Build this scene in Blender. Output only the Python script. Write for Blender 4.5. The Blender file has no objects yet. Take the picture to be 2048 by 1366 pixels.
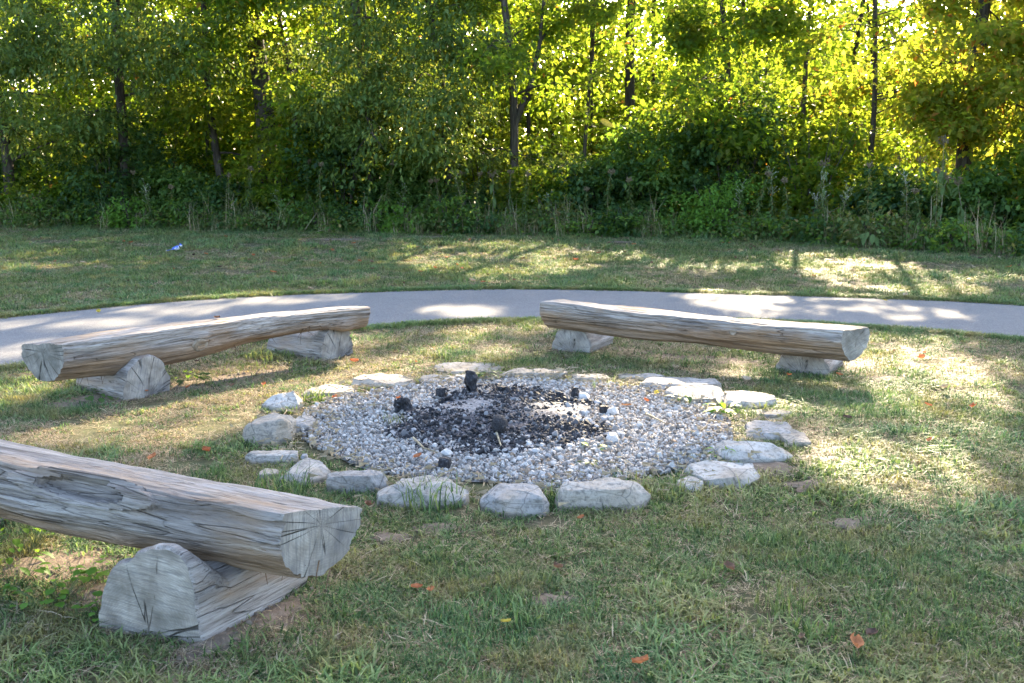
import bpy, bmesh, math, random
import numpy as np
from mathutils import Vector, Matrix, noise as mn

random.seed(7); rng = np.random.default_rng(7)
R = math.radians
scene = bpy.context.scene
col = scene.collection

# ------------------------------------------------------------------ camera, sky, sun, exposure
SUN_EL, SUN_AZ = R(24), R(16)            # azimuth: to the right of the +Y view direction
cam_d = bpy.data.cameras.new('camera'); cam = bpy.data.objects.new('camera', cam_d); col.objects.link(cam)
cam.location = (0, 0, 1.6); cam.rotation_euler = (R(80), 0, 0)
cam_d.lens = 35; cam_d.sensor_width = 36; cam_d.clip_end = 2000; cam_d.clip_start = .05
cam_d.dof.use_dof = True; cam_d.dof.focus_distance = 5.9; cam_d.dof.aperture_fstop = 7.0
scene.camera = cam

world = bpy.data.worlds.new('World'); scene.world = world; world.use_nodes = True
wn = world.node_tree.nodes; wl = world.node_tree.links
sky = wn.new('ShaderNodeTexSky'); sky.sky_type = 'NISHITA'; sky.sun_disc = False
sky.sun_elevation = SUN_EL; sky.sun_rotation = SUN_AZ
sky.air_density = .8; sky.dust_density = 2.6; sky.ozone_density = .75
bg = wn['Background']; bg.inputs['Strength'].default_value = .13
wl.new(sky.outputs[0], bg.inputs['Color'])

sd = bpy.data.lights.new('sun', 'SUN'); sun = bpy.data.objects.new('sun', sd); col.objects.link(sun)
sd.energy = 4.0; sd.angle = R(.5); sd.color = (1.0, .82, .56)
to_sun = Vector((math.sin(SUN_AZ)*math.cos(SUN_EL), math.cos(SUN_AZ)*math.cos(SUN_EL), math.sin(SUN_EL)))
sun.rotation_euler = to_sun.to_track_quat('Z', 'Y').to_euler(); sun.location = (8, 28, 20)

scene.view_settings.view_transform = 'Standard'; scene.view_settings.look = 'None'
scene.view_settings.exposure = 3.12; scene.view_settings.gamma = 1
scene.view_settings.use_curve_mapping = False
cy = scene.cycles
cy.max_bounces = 7; cy.diffuse_bounces = 4; cy.glossy_bounces = 2; cy.transmission_bounces = 5
cy.use_denoising = True; cy.denoising_input_passes = 'RGB_ALBEDO_NORMAL'; cy.denoising_prefilter = 'ACCURATE'; cy.sample_clamp_indirect = 4.0
cy.caustics_reflective = False; cy.caustics_refractive = False

# ------------------------------------------------------------------ helpers
def tag(o, label=None, cat=None, group=None, kind=None):
    if label: o['label'] = label
    if cat: o['category'] = cat
    if group: o['group'] = group
    if kind: o['kind'] = kind
    return o

def empty(name, loc, rz=0):
    o = bpy.data.objects.new(name, None); col.objects.link(o)
    o.location = loc; o.rotation_euler = (0, 0, rz); o.empty_display_size = .1
    return o

def link(name, me, mat=None, parent=None, loc=None, rot=None, scale=None):
    if mat is not None and not me.materials: me.materials.append(mat)
    o = bpy.data.objects.new(name, me); col.objects.link(o)
    if parent: o.parent = parent
    if loc is not None: o.location = loc
    if rot is not None: o.rotation_euler = rot
    if scale is not None: o.scale = (scale,)*3 if isinstance(scale, (int, float)) else scale
    return o

def mesh_np(name, v, f, smooth=False):
    """v (N,3); f (M,3) or (M,4) int array"""
    v = np.asarray(v, np.float32); f = np.asarray(f, np.int32)
    me = bpy.data.meshes.new(name); k = f.shape[1]; m = len(f)
    me.vertices.add(len(v)); me.vertices.foreach_set('co', v.ravel())
    me.loops.add(m*k); me.loops.foreach_set('vertex_index', f.ravel())
    me.polygons.add(m); me.polygons.foreach_set('loop_start', np.arange(0, m*k, k, dtype=np.int32))
    me.polygons.foreach_set('loop_total', np.full(m, k, np.int32))
    if smooth: me.polygons.foreach_set('use_smooth', np.ones(m, bool))
    me.update(calc_edges=True)
    return me

def mesh_py(name, v, f, smooth=False):
    me = bpy.data.meshes.new(name); me.from_pydata([tuple(p) for p in v], [], f)
    if smooth: me.polygons.foreach_set('use_smooth', np.ones(len(me.polygons), bool))
    me.update(); return me

def vnoise(x, y, s=1.0, seed=0):
    """smooth value noise in 0..1 on arrays"""
    x = np.asarray(x, float)*s + seed*17.31; y = np.asarray(y, float)*s + seed*9.77
    xi = np.floor(x).astype(np.int64); yi = np.floor(y).astype(np.int64)
    fx = x-xi; fy = y-yi; fx = fx*fx*(3-2*fx); fy = fy*fy*(3-2*fy)
    def h(a, b):
        n = (a*374761393 + b*668265263 + seed*974634 + 1013904223) & 0xffffffff
        n = ((n ^ (n >> 13))*1274126177) & 0xffffffff
        return ((n ^ (n >> 16)) & 0xffff)/65535.0
    return (h(xi, yi)*(1-fx)+h(xi+1, yi)*fx)*(1-fy) + (h(xi, yi+1)*(1-fx)+h(xi+1, yi+1)*fx)*fy

def fbm(x, y, s=1.0, seed=0, o=3):
    t = 0; a = 1; n = 0
    for k in range(o):
        t = t + a*vnoise(x, y, s*2**k, seed+k*3); n += a; a *= .5
    return t/n

# ---- material node shorthand
class NT:
    def __init__(s, name):
        s.m = bpy.data.materials.new(name); s.m.use_nodes = True
        s.t = s.m.node_tree; s.n = s.t.nodes; s.l = s.t.links; s.n.clear()
        s.out = s.n.new('ShaderNodeOutputMaterial')
    def N(s, typ, **kw):
        x = s.n.new('ShaderNode'+typ)
        for k, v in kw.items():
            if k.startswith('i_'):
                key = k[2:].replace('_', ' ')
                s.set(x.inputs[key], v)
            else: setattr(x, k, v)
        return x
    def set(s, inp, v):
        if isinstance(v, bpy.types.NodeSocket): s.l.new(v, inp)
        elif isinstance(v, bpy.types.Node): s.l.new(v.outputs[0], inp)
        else: inp.default_value = v
    def noise(s, vec, scale, detail=4, rough=.55, dist=0, out=0):
        x = s.N('TexNoise'); x.inputs['Scale'].default_value = scale; x.inputs['Detail'].default_value = detail
        x.inputs['Roughness'].default_value = rough; x.inputs['Distortion'].default_value = dist
        if vec is not None: s.l.new(vec, x.inputs['Vector'])
        return x.outputs[out]
    def ramp(s, fac, stops, interp='LINEAR'):
        x = s.N('ValToRGB'); x.color_ramp.interpolation = interp
        e = x.color_ramp.elements
        while len(e) < len(stops): e.new(.5)
        for i, (p, c) in enumerate(stops):
            e[i].position = p
            e[i].color = (c, c, c, 1) if isinstance(c, (int, float)) else (*c, 1)
        s.l.new(fac, x.inputs[0]); return x.outputs[0]
    def mix(s, fac, a, b, mode='MIX'):
        x = s.N('Mix', data_type='RGBA', blend_type=mode)
        s.set(x.inputs[0], fac)
        for i, v in ((6, a), (7, b)):
            if isinstance(v, tuple) and len(v) == 3: v = (*v, 1)
            s.set(x.inputs[i], v)
        return x.outputs[2]
    def math(s, op, a, b=None, c=None):
        x = s.N('Math', operation=op); s.set(x.inputs[0], a)
        if b is not None: s.set(x.inputs[1], b)
        if c is not None: s.set(x.inputs[2], c)
        return x.outputs[0]
    def mapping(s, vec, scale=(1, 1, 1), loc=(0, 0, 0)):
        x = s.N('Mapping'); x.inputs['Scale'].default_value = scale; x.inputs['Location'].default_value = loc
        s.l.new(vec, x.inputs[0]); return x.outputs[0]
    def bump(s, h, strength=.5, dist=.01, prev=None):
        x = s.N('Bump'); x.inputs['Strength'].default_value = strength; x.inputs['Distance'].default_value = dist
        s.l.new(h, x.inputs['Height'])
        if prev is not None: s.l.new(prev, x.inputs['Normal'])
        return x.outputs[0]
    def principled(s, colr, rough=.8, spec=.3, normal=None):
        x = s.N('BsdfPrincipled')
        if isinstance(colr, tuple): x.inputs['Base Color'].default_value = (*colr, 1)
        else: s.l.new(colr, x.inputs['Base Color'])
        s.set(x.inputs['Roughness'], rough); x.inputs['Specular IOR Level'].default_value = spec
        if normal is not None: s.l.new(normal, x.inputs['Normal'])
        return x.outputs[0]
    def done(s, sh): s.l.new(sh, s.out.inputs[0]); return s.m
    def pos(s): return s.N('NewGeometry').outputs['Position']
    def obj(s): return s.N('TexCoord').outputs['Object']

def leaf_mat(name, front, back, trans=.45, patch=None, rough=.5, spec=.1):
    """front / back: ramps (pos, colour) over a random number per leaf; patch = (colour ramp, scale) blotches over the plant"""
    t = NT(name)
    geo = t.N('NewGeometry'); rnd = geo.outputs['Random Per Island']
    c1 = t.ramp(rnd, front); c2 = t.ramp(rnd, back)
    if patch:
        nz = t.noise(geo.outputs['Position'], patch[2], 2)
        fac = t.ramp(nz, [(.52, 0), (.64, 1)])
        c1 = t.mix(fac, c1, t.ramp(rnd, patch[0])); c2 = t.mix(fac, c2, t.ramp(rnd, patch[1]))
    pr = t.principled(c1, rough, spec)
    tr = t.N('BsdfTranslucent'); t.l.new(c2, tr.inputs[0])
    mx = t.N('MixShader'); mx.inputs[0].default_value = trans
    t.l.new(pr, mx.inputs[1]); t.l.new(tr.outputs[0], mx.inputs[2])
    return t.done(mx.outputs[0])

# ------------------------------------------------------------------ materials
M = {}
def m_ground():
    t = NT('lawn_soil'); p = t.pos()
    n1 = t.noise(p, .9, 5); n2 = t.noise(p, 14, 6, .65); n3 = t.noise(p, 90, 4, .7)
    a = t.ramp(n2, [(.3, (.04, .03, .02)), (.55, (.11, .085, .055)), (.75, (.22, .175, .12))])
    g = t.ramp(n3, [(.3, (.05, .062, .026)), (.6, (.10, .11, .048)), (.8, (.20, .17, .095))])
    c = t.mix(t.ramp(n1, [(.35, .75), (.65, .25)]), a, g)
    return t.done(t.principled(c, .95, .1, t.bump(n3, .8, .012)))
def m_soil():
    t = NT('bare_soil'); p = t.pos()
    n2 = t.noise(p, 22, 6, .65); n3 = t.noise(p, 120, 4, .7)
    a = t.ramp(n2, [(.3, (.14, .105, .075)), (.55, (.24, .185, .14)), (.75, (.33, .27, .21))])
    a = t.mix(t.ramp(n3, [(.35, .5), (.6, 0)]), a, (.10, .075, .05))
    return t.done(t.principled(a, .95, .1, t.bump(n3, 1, .012)))
def m_litter():
    t = NT('leaf_litter'); p = t.pos()
    v = t.N('TexVoronoi'); v.inputs['Scale'].default_value = 14; t.l.new(p, v.inputs['Vector'])
    s = t.N('SeparateColor'); t.l.new(v.outputs['Color'], s.inputs[0])
    a = t.ramp(s.outputs[0], [(0, (.03, .02, .012)), (.5, (.085, .052, .028)), (.85, (.15, .09, .045)), (1, (.2, .13, .06))])
    return t.done(t.principled(a, .9, .2, t.bump(v.outputs['Distance'], .8, .02)))
def m_path():
    t = NT('path_asphalt'); p = t.pos()
    n1 = t.noise(p, .7, 4); n2 = t.noise(p, 160, 3, .7); n3 = t.noise(p, 6, 5, .6)
    v = t.N('TexVoronoi'); v.inputs['Scale'].default_value = 110; t.l.new(p, v.inputs['Vector'])
    s = t.N('SeparateColor'); t.l.new(v.outputs['Color'], s.inputs[0])
    c = t.ramp(s.outputs[0], [(0, (.085, .086, .088)), (.5, (.14, .14, .14)), (1, (.205, .203, .2))])
    c = t.mix(t.ramp(n1, [(.35, 0), (.7, .45)]), c, (.19, .185, .18))
    c = t.mix(t.ramp(n3, [(.50, 0), (.70, .45)]), c, (.105, .105, .108))
    return t.done(t.principled(c, .9, .25, t.bump(n2, .5, .004)))
def m_wood(name, warm=0.0, dark=0.0, seed=0.0):
    t = NT(name); o = t.obj()
    st = t.mapping(o, (2.4, 30, 30), (seed, seed*2, seed)); st2 = t.mapping(o, (7, 150, 150), (seed, 3, seed))
    br = t.mapping(o, (1.6, 6, 6), (seed*3, 0, 1))
    n1 = t.noise(st, 1, 8, .66, .15); n2 = t.noise(st2, 1, 5, .65); n3 = t.noise(br, 1, 4, .6)
    c = t.ramp(n1, [(.24, (.12, .098, .082)), (.38, (.25, .222, .196)), (.50, (.345, .312, .28)), (.62, (.43, .395, .36)), (.80, (.54, .505, .465))])
    c = t.mix(t.ramp(n2, [(.34, .8), (.48, 0)]), c, (.08, .066, .055))
    ck = t.noise(t.mapping(o, (.7, 11, 11), (seed, 5, 5)), 1, 2, .5)
    chk = t.ramp(t.math('ABSOLUTE', t.math('SUBTRACT', ck, .5)), [(0, .75), (.002, .5), (.005, 0)])
    c = t.mix(t.math('MULTIPLY', chk, t.ramp(n3, [(.46, 0), (.62, .9)])), c, (.02, .016, .013))
    c = t.mix(t.ramp(n3, [(.5, 0), (.68, .5+warm*.4)]), c, (.36, .245, .15))
    br2 = t.noise(t.mapping(o, (.9, 9, 9), (4+seed, 1, 2)), 1, 4, .6)
    c = t.mix(t.ramp(br2, [(.5, 0), (.7, .55+dark*.4)]), c, (.10, .09, .088))
    sep = t.N('SeparateXYZ'); t.l.new(o, sep.inputs[0])
    # weather line: the sheltered underside keeps a browner, less bleached colour
    und = t.math('MULTIPLY_ADD', sep.outputs[2], -9, -.35+warm*.6)
    und = t.math('ADD', und, t.math('MULTIPLY', t.math('SUBTRACT', n3, .5), 2.2))
    und = t.ramp(und, [(0, 0), (1, .75)])
    c = t.mix(und, c, t.ramp(n1, [(.3, (.10, .06, .032)), (.6, (.29, .18, .095)), (.8, (.38, .27, .16))]))
    h = t.math('SUBTRACT', t.math('ADD', t.math('MULTIPLY', n1, 1.0), t.math('MULTIPLY', n2, .6)), chk)
    return t.done(t.principled(c, .88, .08, t.bump(h, 1.0, .018)))
def m_cut(name, seed=0.0, green=.0):
    """sawn end grain: rings, saw marks, radial checks"""
    t = NT(name); o = t.obj()
    sep = t.N('SeparateXYZ'); t.l.new(o, sep.inputs[0])
    w = t.noise(t.mapping(o, (1, 7, 7), (seed, 0, 0)), 1, 4)
    r = t.math('SQRT', t.math('ADD', t.math('POWER', sep.outputs[1], 2.0), t.math('POWER', sep.outputs[2], 2.0)))
    rr = t.math('ADD', r, t.math('MULTIPLY', w, .075))
    rings = t.math('SINE', t.math('MULTIPLY', rr, 700.0))
    n1 = t.noise(t.mapping(o, (1, 9, 9), (0, seed, 3)), 1, 5, .6)
    sm = t.N('Mapping'); sm.inputs['Rotation'].default_value = (.5+seed, 0, 0); t.l.new(o, sm.inputs[0])
    saw = t.noise(t.mapping(sm.outputs[0], (1, 9, 150), (seed, 1, 0)), 1, 4, .6)
    c = t.ramp(n1, [(.28, (.17, .145, .115)), (.48, (.32, .285, .24)), (.7, (.47, .43, .37))])
    c = t.mix(t.ramp(rings, [(.0, .2), (.7, 0)]), c, (.16, .125, .095))
    c = t.mix(t.ramp(saw, [(.36, .6), (.55, 0)]), c, (.14, .13, .12))
    st = t.noise(t.mapping(o, (1, 5, 5), (seed+7, 2, 0)), 1, 4, .6)
    c = t.mix(t.ramp(st, [(.46-green*.2, 0), (.66-green*.15, .6+green*.3)]), c, (.115, .108, .09) if green > 0 else (.115, .11, .115))
    ang = t.math('ARCTAN2', sep.outputs[2], sep.outputs[1])
    cm = t.N('CombineXYZ'); t.l.new(t.math('MULTIPLY', ang, 1.9), cm.inputs[0]); t.l.new(t.math('MULTIPLY', rr, 1.3), cm.inputs[1]); cm.inputs[2].default_value = seed
    ck = t.noise(cm.outputs[0], 1.0, 1.5, .4)
    crack = t.ramp(t.math('ABSOLUTE', t.math('SUBTRACT', ck, .5)), [(0, 1), (.005, .8), (.011, 0)])
    crack = t.math('MULTIPLY', crack, t.ramp(w, [(.38, 0), (.54, .85)]))
    c = t.mix(crack, c, (.02, .018, .016))
    h = t.math('SUBTRACT', t.math('MULTIPLY', saw, .5), t.math('MULTIPLY', crack, 2.0))
    return t.done(t.principled(c, .92, .05, t.bump(h, .8, .008)))
def m_stone():
    t = NT('limestone'); o = t.obj()
    inf = t.N('ObjectInfo'); rnd = inf.outputs['Random']
    off = t.N('CombineXYZ'); t.l.new(t.math('MULTIPLY', rnd, 30.0), off.inputs[0]); t.l.new(t.math('MULTIPLY', rnd, 17.0), off.inputs[1])
    va = t.N('VectorMath', operation='ADD'); t.l.new(o, va.inputs[0]); t.l.new(off.outputs[0], va.inputs[1]); p = va.outputs[0]
    n1 = t.noise(p, 5, 6, .62); n2 = t.noise(p, 38, 6, .7); n3 = t.noise(t.mapping(p, (6, 6, 40)), 1, 4, .6)
    c = t.ramp(n1, [(.3, (.26, .235, .20)), (.5, (.39, .36, .315)), (.7, (.52, .485, .435))])
    c = t.mix(t.ramp(rnd, [(0, .6), (.5, 0)]), c, (.31, .25, .18)); c = t.mix(t.ramp(rnd, [(.5, 0), (1, .5)]), c, (.25, .245, .245))
    c = t.mix(t.ramp(n2, [(.36, .75), (.52, 0)]), c, (.13, .12, .105))
    c = t.mix(t.ramp(n3, [(.3, .35), (.45, 0)]), c, (.24, .215, .18))
    c = t.mix(t.ramp(t.noise(p, 3.2, 3), [(.52, 0), (.70, .6)]), c, (.33, .265, .19))
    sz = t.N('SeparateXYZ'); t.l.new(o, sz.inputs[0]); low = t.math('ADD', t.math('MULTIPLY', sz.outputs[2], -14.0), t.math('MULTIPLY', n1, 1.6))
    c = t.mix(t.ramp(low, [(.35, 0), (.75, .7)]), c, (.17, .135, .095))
    vc = t.N('TexVoronoi', feature='DISTANCE_TO_EDGE'); vc.inputs['Scale'].default_value = 4.5; t.l.new(t.mapping(p, (1, 1, 2.5)), vc.inputs['Vector'])
    c = t.mix(t.ramp(vc.outputs['Distance'], [(0, .7), (.02, 0)]), c, (.10, .09, .075))
    h = t.math('ADD', n2, t.math('MULTIPLY', n3, .8))
    return t.done(t.principled(c, .95, .08, t.bump(h, .8, .014)))
def m_pebble():
    t = NT('pale_gravel'); rnd = t.N('ObjectInfo').outputs['Random']; o = t.obj()
    c = t.ramp(rnd, [(0, (.11, .10, .085)), (.18, (.23, .21, .19)), (.45, (.39, .365, .335)), (.75, (.52, .49, .45)), (.91, (.61, .575, .53)), (.95, (.33, .25, .175)), (1, (.27, .19, .125))])
    n = t.noise(o, 2.2, 4, .65)
    c = t.mix(t.ramp(n, [(.35, .4), (.6, 0)]), c, (.24, .225, .21))
    return t.done(t.principled(c, .92, .08, t.bump(n, .4, .2)))
def m_chunk():
    t = NT('white_limestone_chunk'); rnd = t.N('ObjectInfo').outputs['Random']; o = t.obj()
    c = t.ramp(rnd, [(0, (.30, .295, .30)), (.5, (.42, .41, .40)), (1, (.53, .51, .48))])
    n = t.noise(o, 28, 5, .65)
    c = t.mix(t.ramp(n, [(.32, .5), (.55, 0)]), c, (.27, .25, .23))
    return t.done(t.principled(c, .88, .2, t.bump(n, .6, .008)))
def m_char():
    t = NT('charcoal'); o = t.obj(); rnd = t.N('ObjectInfo').outputs['Random']
    n = t.noise(o, 45, 5, .65); n2 = t.noise(t.mapping(o, (60, 60, 15)), 1, 3)
    c = t.ramp(n, [(.35, (.008, .008, .01)), (.58, (.028, .027, .03)), (.7, (.12, .118, .125)), (.8, (.26, .25, .25))])
    return t.done(t.principled(c, .7, .4, t.bump(t.math('ADD', n, n2), 1, .012)))
def m_charbit():
    t = NT('charcoal_crumb'); rnd = t.N('ObjectInfo').outputs['Random']
    c = t.ramp(rnd, [(0, (.008, .008, .01)), (.6, (.024, .024, .027)), (.85, (.09, .087, .09)), (1, (.30, .29, .285))])
    return t.done(t.principled(c, .75, .35))
def m_gravel_bed():
    t = NT('gravel_bed'); p = t.pos()
    v = t.N('TexVoronoi'); v.inputs['Scale'].default_value = 55; t.l.new(p, v.inputs['Vector'])
    s = t.N('SeparateColor'); t.l.new(v.outputs['Color'], s.inputs[0])
    c = t.ramp(s.outputs[0], [(0, (.22, .20, .175)), (.6, (.34, .315, .28)), (1, (.45, .425, .385))])
    return t.done(t.principled(c, .95, .1, t.bump(v.outputs['Distance'], 1, .01)))
def m_ash():
    t = NT('wood_ash'); p = t.pos()
    n = t.noise(p, 3.4, 5, .62); n2 = t.noise(p, 55, 5, .7)
    c = t.ramp(n2, [(.38, (.025, .025, .03)), (.55, (.10, .098, .108)), (.68, (.24, .235, .245))])
    pale = t.ramp(n2, [(.36, (.06, .058, .06)), (.48, (.20, .193, .19)), (.64, (.34, .325, .315))])
    fac = t.N('Attribute', attribute_name='pale').outputs['Fac']
    f2 = t.ramp(t.math('ADD', fac, t.math('MULTIPLY', t.math('SUBTRACT', n, .5), 1.6)), [(.3, 0), (.65, 1)])
    return t.done(t.principled(t.mix(f2, c, pale), .95, .1, t.bump(n2, 1, .012)))
def m_grass():
    t = NT('grass_blade'); p = t.pos()
    tint = t.N('Attribute', attribute_name='tint').outputs['Fac']
    rnd = t.N('ObjectInfo').outputs['Random']
    isl = t.N('NewGeometry').outputs['Random Per Island']
    n1 = t.noise(p, .55, 3); n2 = t.noise(p, 2.6, 4, .6)
    g = t.ramp(isl, [(0, (.02, .042, .012)), (.35, (.06, .105, .034)), (.75, (.125, .185, .062)), (1, (.23, .28, .105))])
    blue = t.ramp(isl, [(0, (.022, .062, .024)), (.6, (.08, .16, .068)), (1, (.17, .26, .125))])
    g = t.mix(t.ramp(n1, [(.42, 0), (.6, .8)]), g, blue)
    olive = t.ramp(isl, [(0, (.09, .085, .034)), (1, (.31, .27, .125))])
    g = t.mix(t.ramp(n2, [(.48, 0), (.66, .8)]), g, olive)
    straw = t.ramp(isl, [(0, (.12, .08, .05)), (.5, (.32, .245, .155)), (1, (.50, .42, .30))])
    c = t.mix(t.ramp(t.math('ADD', tint, t.math('MULTIPLY', t.math('SUBTRACT', n2, .5), .55)), [(.35, 0), (.6, 1)]), g, straw)
    pr = t.principled(c, .55, .15)
    tr = t.N('BsdfTranslucent'); t.l.new(t.mix(1.0, c, (1.9, 1.8, 1.1), 'MULTIPLY'), tr.inputs[0])
    mx = t.N('MixShader'); mx.inputs[0].default_value = .32
    t.l.new(pr, mx.inputs[1]); t.l.new(tr.outputs[0], mx.inputs[2])
    return t.done(mx.outputs[0])
def m_bark():
    t = NT('tree_bark'); o = t.obj(); rnd = t.N('ObjectInfo').outputs['Random']
    n = t.noise(t.mapping(o, (14, 14, 2.2)), 1, 6, .65); n2 = t.noise(o, 1.6, 3)
    c = t.ramp(n, [(.3, (.022, .018, .014)), (.5, (.062, .05, .04)), (.7, (.13, .11, .09))])
    c = t.mix(t.ramp(n2, [(.5, 0), (.7, .4)]), c, (.05, .06, .03))
    return t.done(t.principled(c, .9, .15, t.bump(n, .9, .03)))
def m_plain(name, ramp_stops, scale=8, rough=.7, spec=.25, trans=0):
    t = NT(name); n = t.noise(t.obj(), scale, 4)
    c = t.ramp(n, ramp_stops); pr = t.principled(c, rough, spec, t.bump(n, .3, .01))
    if not trans: return t.done(pr)
    tr = t.N('BsdfTranslucent'); t.l.new(c, tr.inputs[0]); mx = t.N('MixShader'); mx.inputs[0].default_value = trans
    t.l.new(pr, mx.inputs[1]); t.l.new(tr.outputs[0], mx.inputs[2]); return t.done(mx.outputs[0])
def m_dry_leaf(name, a, b):
    t = NT(name); o = t.obj(); n = t.noise(o, 40, 4); rnd = t.N('ObjectInfo').outputs['Random']
    c = t.mix(rnd, (*a, 1), (*b, 1)); c = t.mix(t.ramp(n, [(.35, .6), (.6, 0)]), c, tuple(q*.4 for q in a))
    pr = t.principled(c, .7, .25); tr = t.N('BsdfTranslucent'); t.l.new(c, tr.inputs[0]); mx = t.N('MixShader'); mx.inputs[0].default_value = .3
    t.l.new(pr, mx.inputs[1]); t.l.new(tr.outputs[0], mx.inputs[2]); return t.done(mx.outputs[0])

M['ground'] = m_ground(); M['soil'] = m_soil(); M['litter'] = m_litter(); M['path'] = m_path()
M['stone'] = m_stone(); M['pebble'] = m_pebble(); M['chunk'] = m_chunk(); M['char'] = m_char(); M['crumb'] = m_charbit()
M['bed'] = m_gravel_bed(); M['ash'] = m_ash(); M['grass'] = m_grass(); M['bark'] = m_bark()

# ------------------------------------------------------------------ ground, path, forest floor
def sheet(name, x0, x1, y0, y1, nx, ny, z, mat):
    xs = np.linspace(x0, x1, nx); ys = np.linspace(y0, y1, ny)
    X, Y = np.meshgrid(xs, ys); v = np.stack([X.ravel(), Y.ravel(), np.full(X.size, z)], 1)
    i = (np.arange(ny-1)[:, None]*nx + np.arange(nx-1)[None]).ravel()
    return link(name, mesh_np(name, v, np.stack([i, i+1, i+1+nx, i+nx], 1)), mat)
tag(sheet('ground', -500, 500, -300, 900, 26, 31, 0, M['ground']), kind='structure')

def catmull(P, n=26):
    P = [np.array(p, float) for p in P]; P = [2*P[0]-P[1]]+P+[2*P[-1]-P[-2]]; out = []
    for i in range(1, len(P)-2):
        for k in range(n):
            t = k/n; a, b, c, d = P[i-1:i+3]
            out.append(.5*((2*b)+(c-a)*t+(2*a-5*b+4*c-d)*t*t+(3*b-a-3*c+d)*t**3))
    out.append(P[-2]); return np.array(out)
far_e = catmull([(-13.2, -2), (-11.2, 3), (-8.6, 7.2), (-5.49, 10.56), (-3.7, 12.11), (-1.14, 12.96), (.5, 13.07), (3.02, 12.54), (5.98, 11.53), (9.2, 9.0), (11.8, 5), (13.2, 0)])
near_e = catmull([(-9.8, -2), (-8.0, 2.4), (-6.2, 5.2), (-4.06, 7.73), (-2.74, 8.89), (-.89, 10.04), (.39, 10.25), (2.2, 10.2), (3.4, 9.88), (4.9, 8.95), (7.4, 6.4), (9.0, 3.0)])
far_e = far_e[:len(near_e)]
def path_mesh():
    n = len(near_e); v = []
    for i in range(n):
        a, b = near_e[i], far_e[i]
        d = (b-a)/np.linalg.norm(b-a)
        w0 = .22*(fbm(a[0], a[1], 3.3, 4)-.5); w1 = .30*(fbm(b[0], b[1], 3.0, 9)-.5)
        a = a+d*w0; b = b+d*w1
        for k in range(5):
            q = a+(b-a)*k/4; v.append((q[0], q[1], .004+.012*(1-(k/2-1)**2)))
    f = [(i*5+k, i*5+k+1, (i+1)*5+k+1, (i+1)*5+k) for i in range(n-1) for k in range(4)]
    return mesh_py('path', v, [q[::-1] for q in f], True)
tag(link('path', path_mesh(), M['path']), kind='structure')
PATH_POLY = np.concatenate([near_e, far_e[::-1]])
def inside(poly, x, y):
    r = np.zeros(len(x), bool); n = len(poly); j = n-1
    for i in range(n):
        xi, yi = poly[i]; xj, yj = poly[j]
        c = ((yi > y) != (yj > y)) & (x < (xj-xi)*(y-yi)/(yj-yi+1e-12)+xi); r ^= c; j = i
    return r

EDGE = np.array([(-40, 34), (-20, 28.2), (-13.5, 26.2), (-9.5, 25.4), (-6, 24.6), (-3, 24), (0, 23.4), (2.6, 22.7), (5.2, 21.5), (7.2, 19.9), (9.1, 18.1), (12, 16.2), (17, 13.5), (26, 9)])
def edge_y(x): return np.interp(x, EDGE[:, 0], EDGE[:, 1])
def forest_floor():
    xs = np.linspace(-38, 26, 130); v = []; f = []
    for x in xs:
        e = float(edge_y(x)) + .5*(fbm(x, 1.0, 1.1, 5)-.5) + .3
        for k in range(3): v.append((x, e+(58-e)*(k/2)**1.5, .004))
    for i in range(len(xs)-1):
        for k in range(2): a = i*3+k; f.append((a, a+3, a+4, a+1))
    return mesh_py('forest_floor', v, f)
tag(link('forest_floor', forest_floor(), M['litter']), kind='structure')

def blob(name, c, rx, ry, rot, mat, z=.005, seed=0, hump=0.0, n=40, rag=.75):
    v = [(0, 0, z+hump)]; f = []
    for k in (1, 2, 3):
        for i in range(n):
            a = 2*math.pi*i/n; q = k/3*(1+(.25 if k < 3 else rag)*(mn.noise(Vector((math.cos(a)*1.6+seed, math.sin(a)*1.6, 3.1)))))
            v.append((rx*q*math.cos(a), ry*q*math.sin(a), z+hump*(1-(k/3)**2)))
    for i in range(n): f.append((0, 1+i, 1+(i+1) % n))
    for k in (0, 1):
        for i in range(n):
            a = 1+k*n+i; b = 1+k*n+(i+1) % n; f.append((a, a+n, b+n, b))
    return link(name, mesh_py(name, v, f, True), mat, None, (c[0], c[1], 0), (0, 0, rot))
SOIL = [  # bare patches: centre, radii, turn
    ((-1.01, 3.15), .20, .10, .9), ((-.84, 3.38), .24, .09, .95), ((-1.82, 3.83), .33, .22, .2), ((-1.5, 3.59), .25, .2, .2),
    ((-2.27, 7.3), .75, .24, .7), ((-2.89, 6.74), .38, .22, .6), ((1.58, 8.23), .75, .16, -.55), ((1.4, 5.16), .16, .17, .3),
    ((1.51, 4.83), .14, .09, .2), ((0.14, 3.48), .10, .06, 0), ((-.53, 4.11), .12, .06, 0), ((-.33, 4.23), .12, .07, 0), ((2.83, 7.39), .2, .12, 0),
    ((1.53, 4.29), .13, .07, .3), ((-3.55, 21.9), 1.2, .3, -.1), ((-1.86, 22.67), .9, .3, -.1), ((2.29, 21.18), 1.0, .25, -.1)]
for k, (c, rx, ry, a) in enumerate(SOIL):
    tag(blob('bare_soil', c, rx*.92, ry*.92, a, M['soil'], .005+.0005*k, k*3.7, .012 if rx < .5 else .004), kind='structure')

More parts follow.
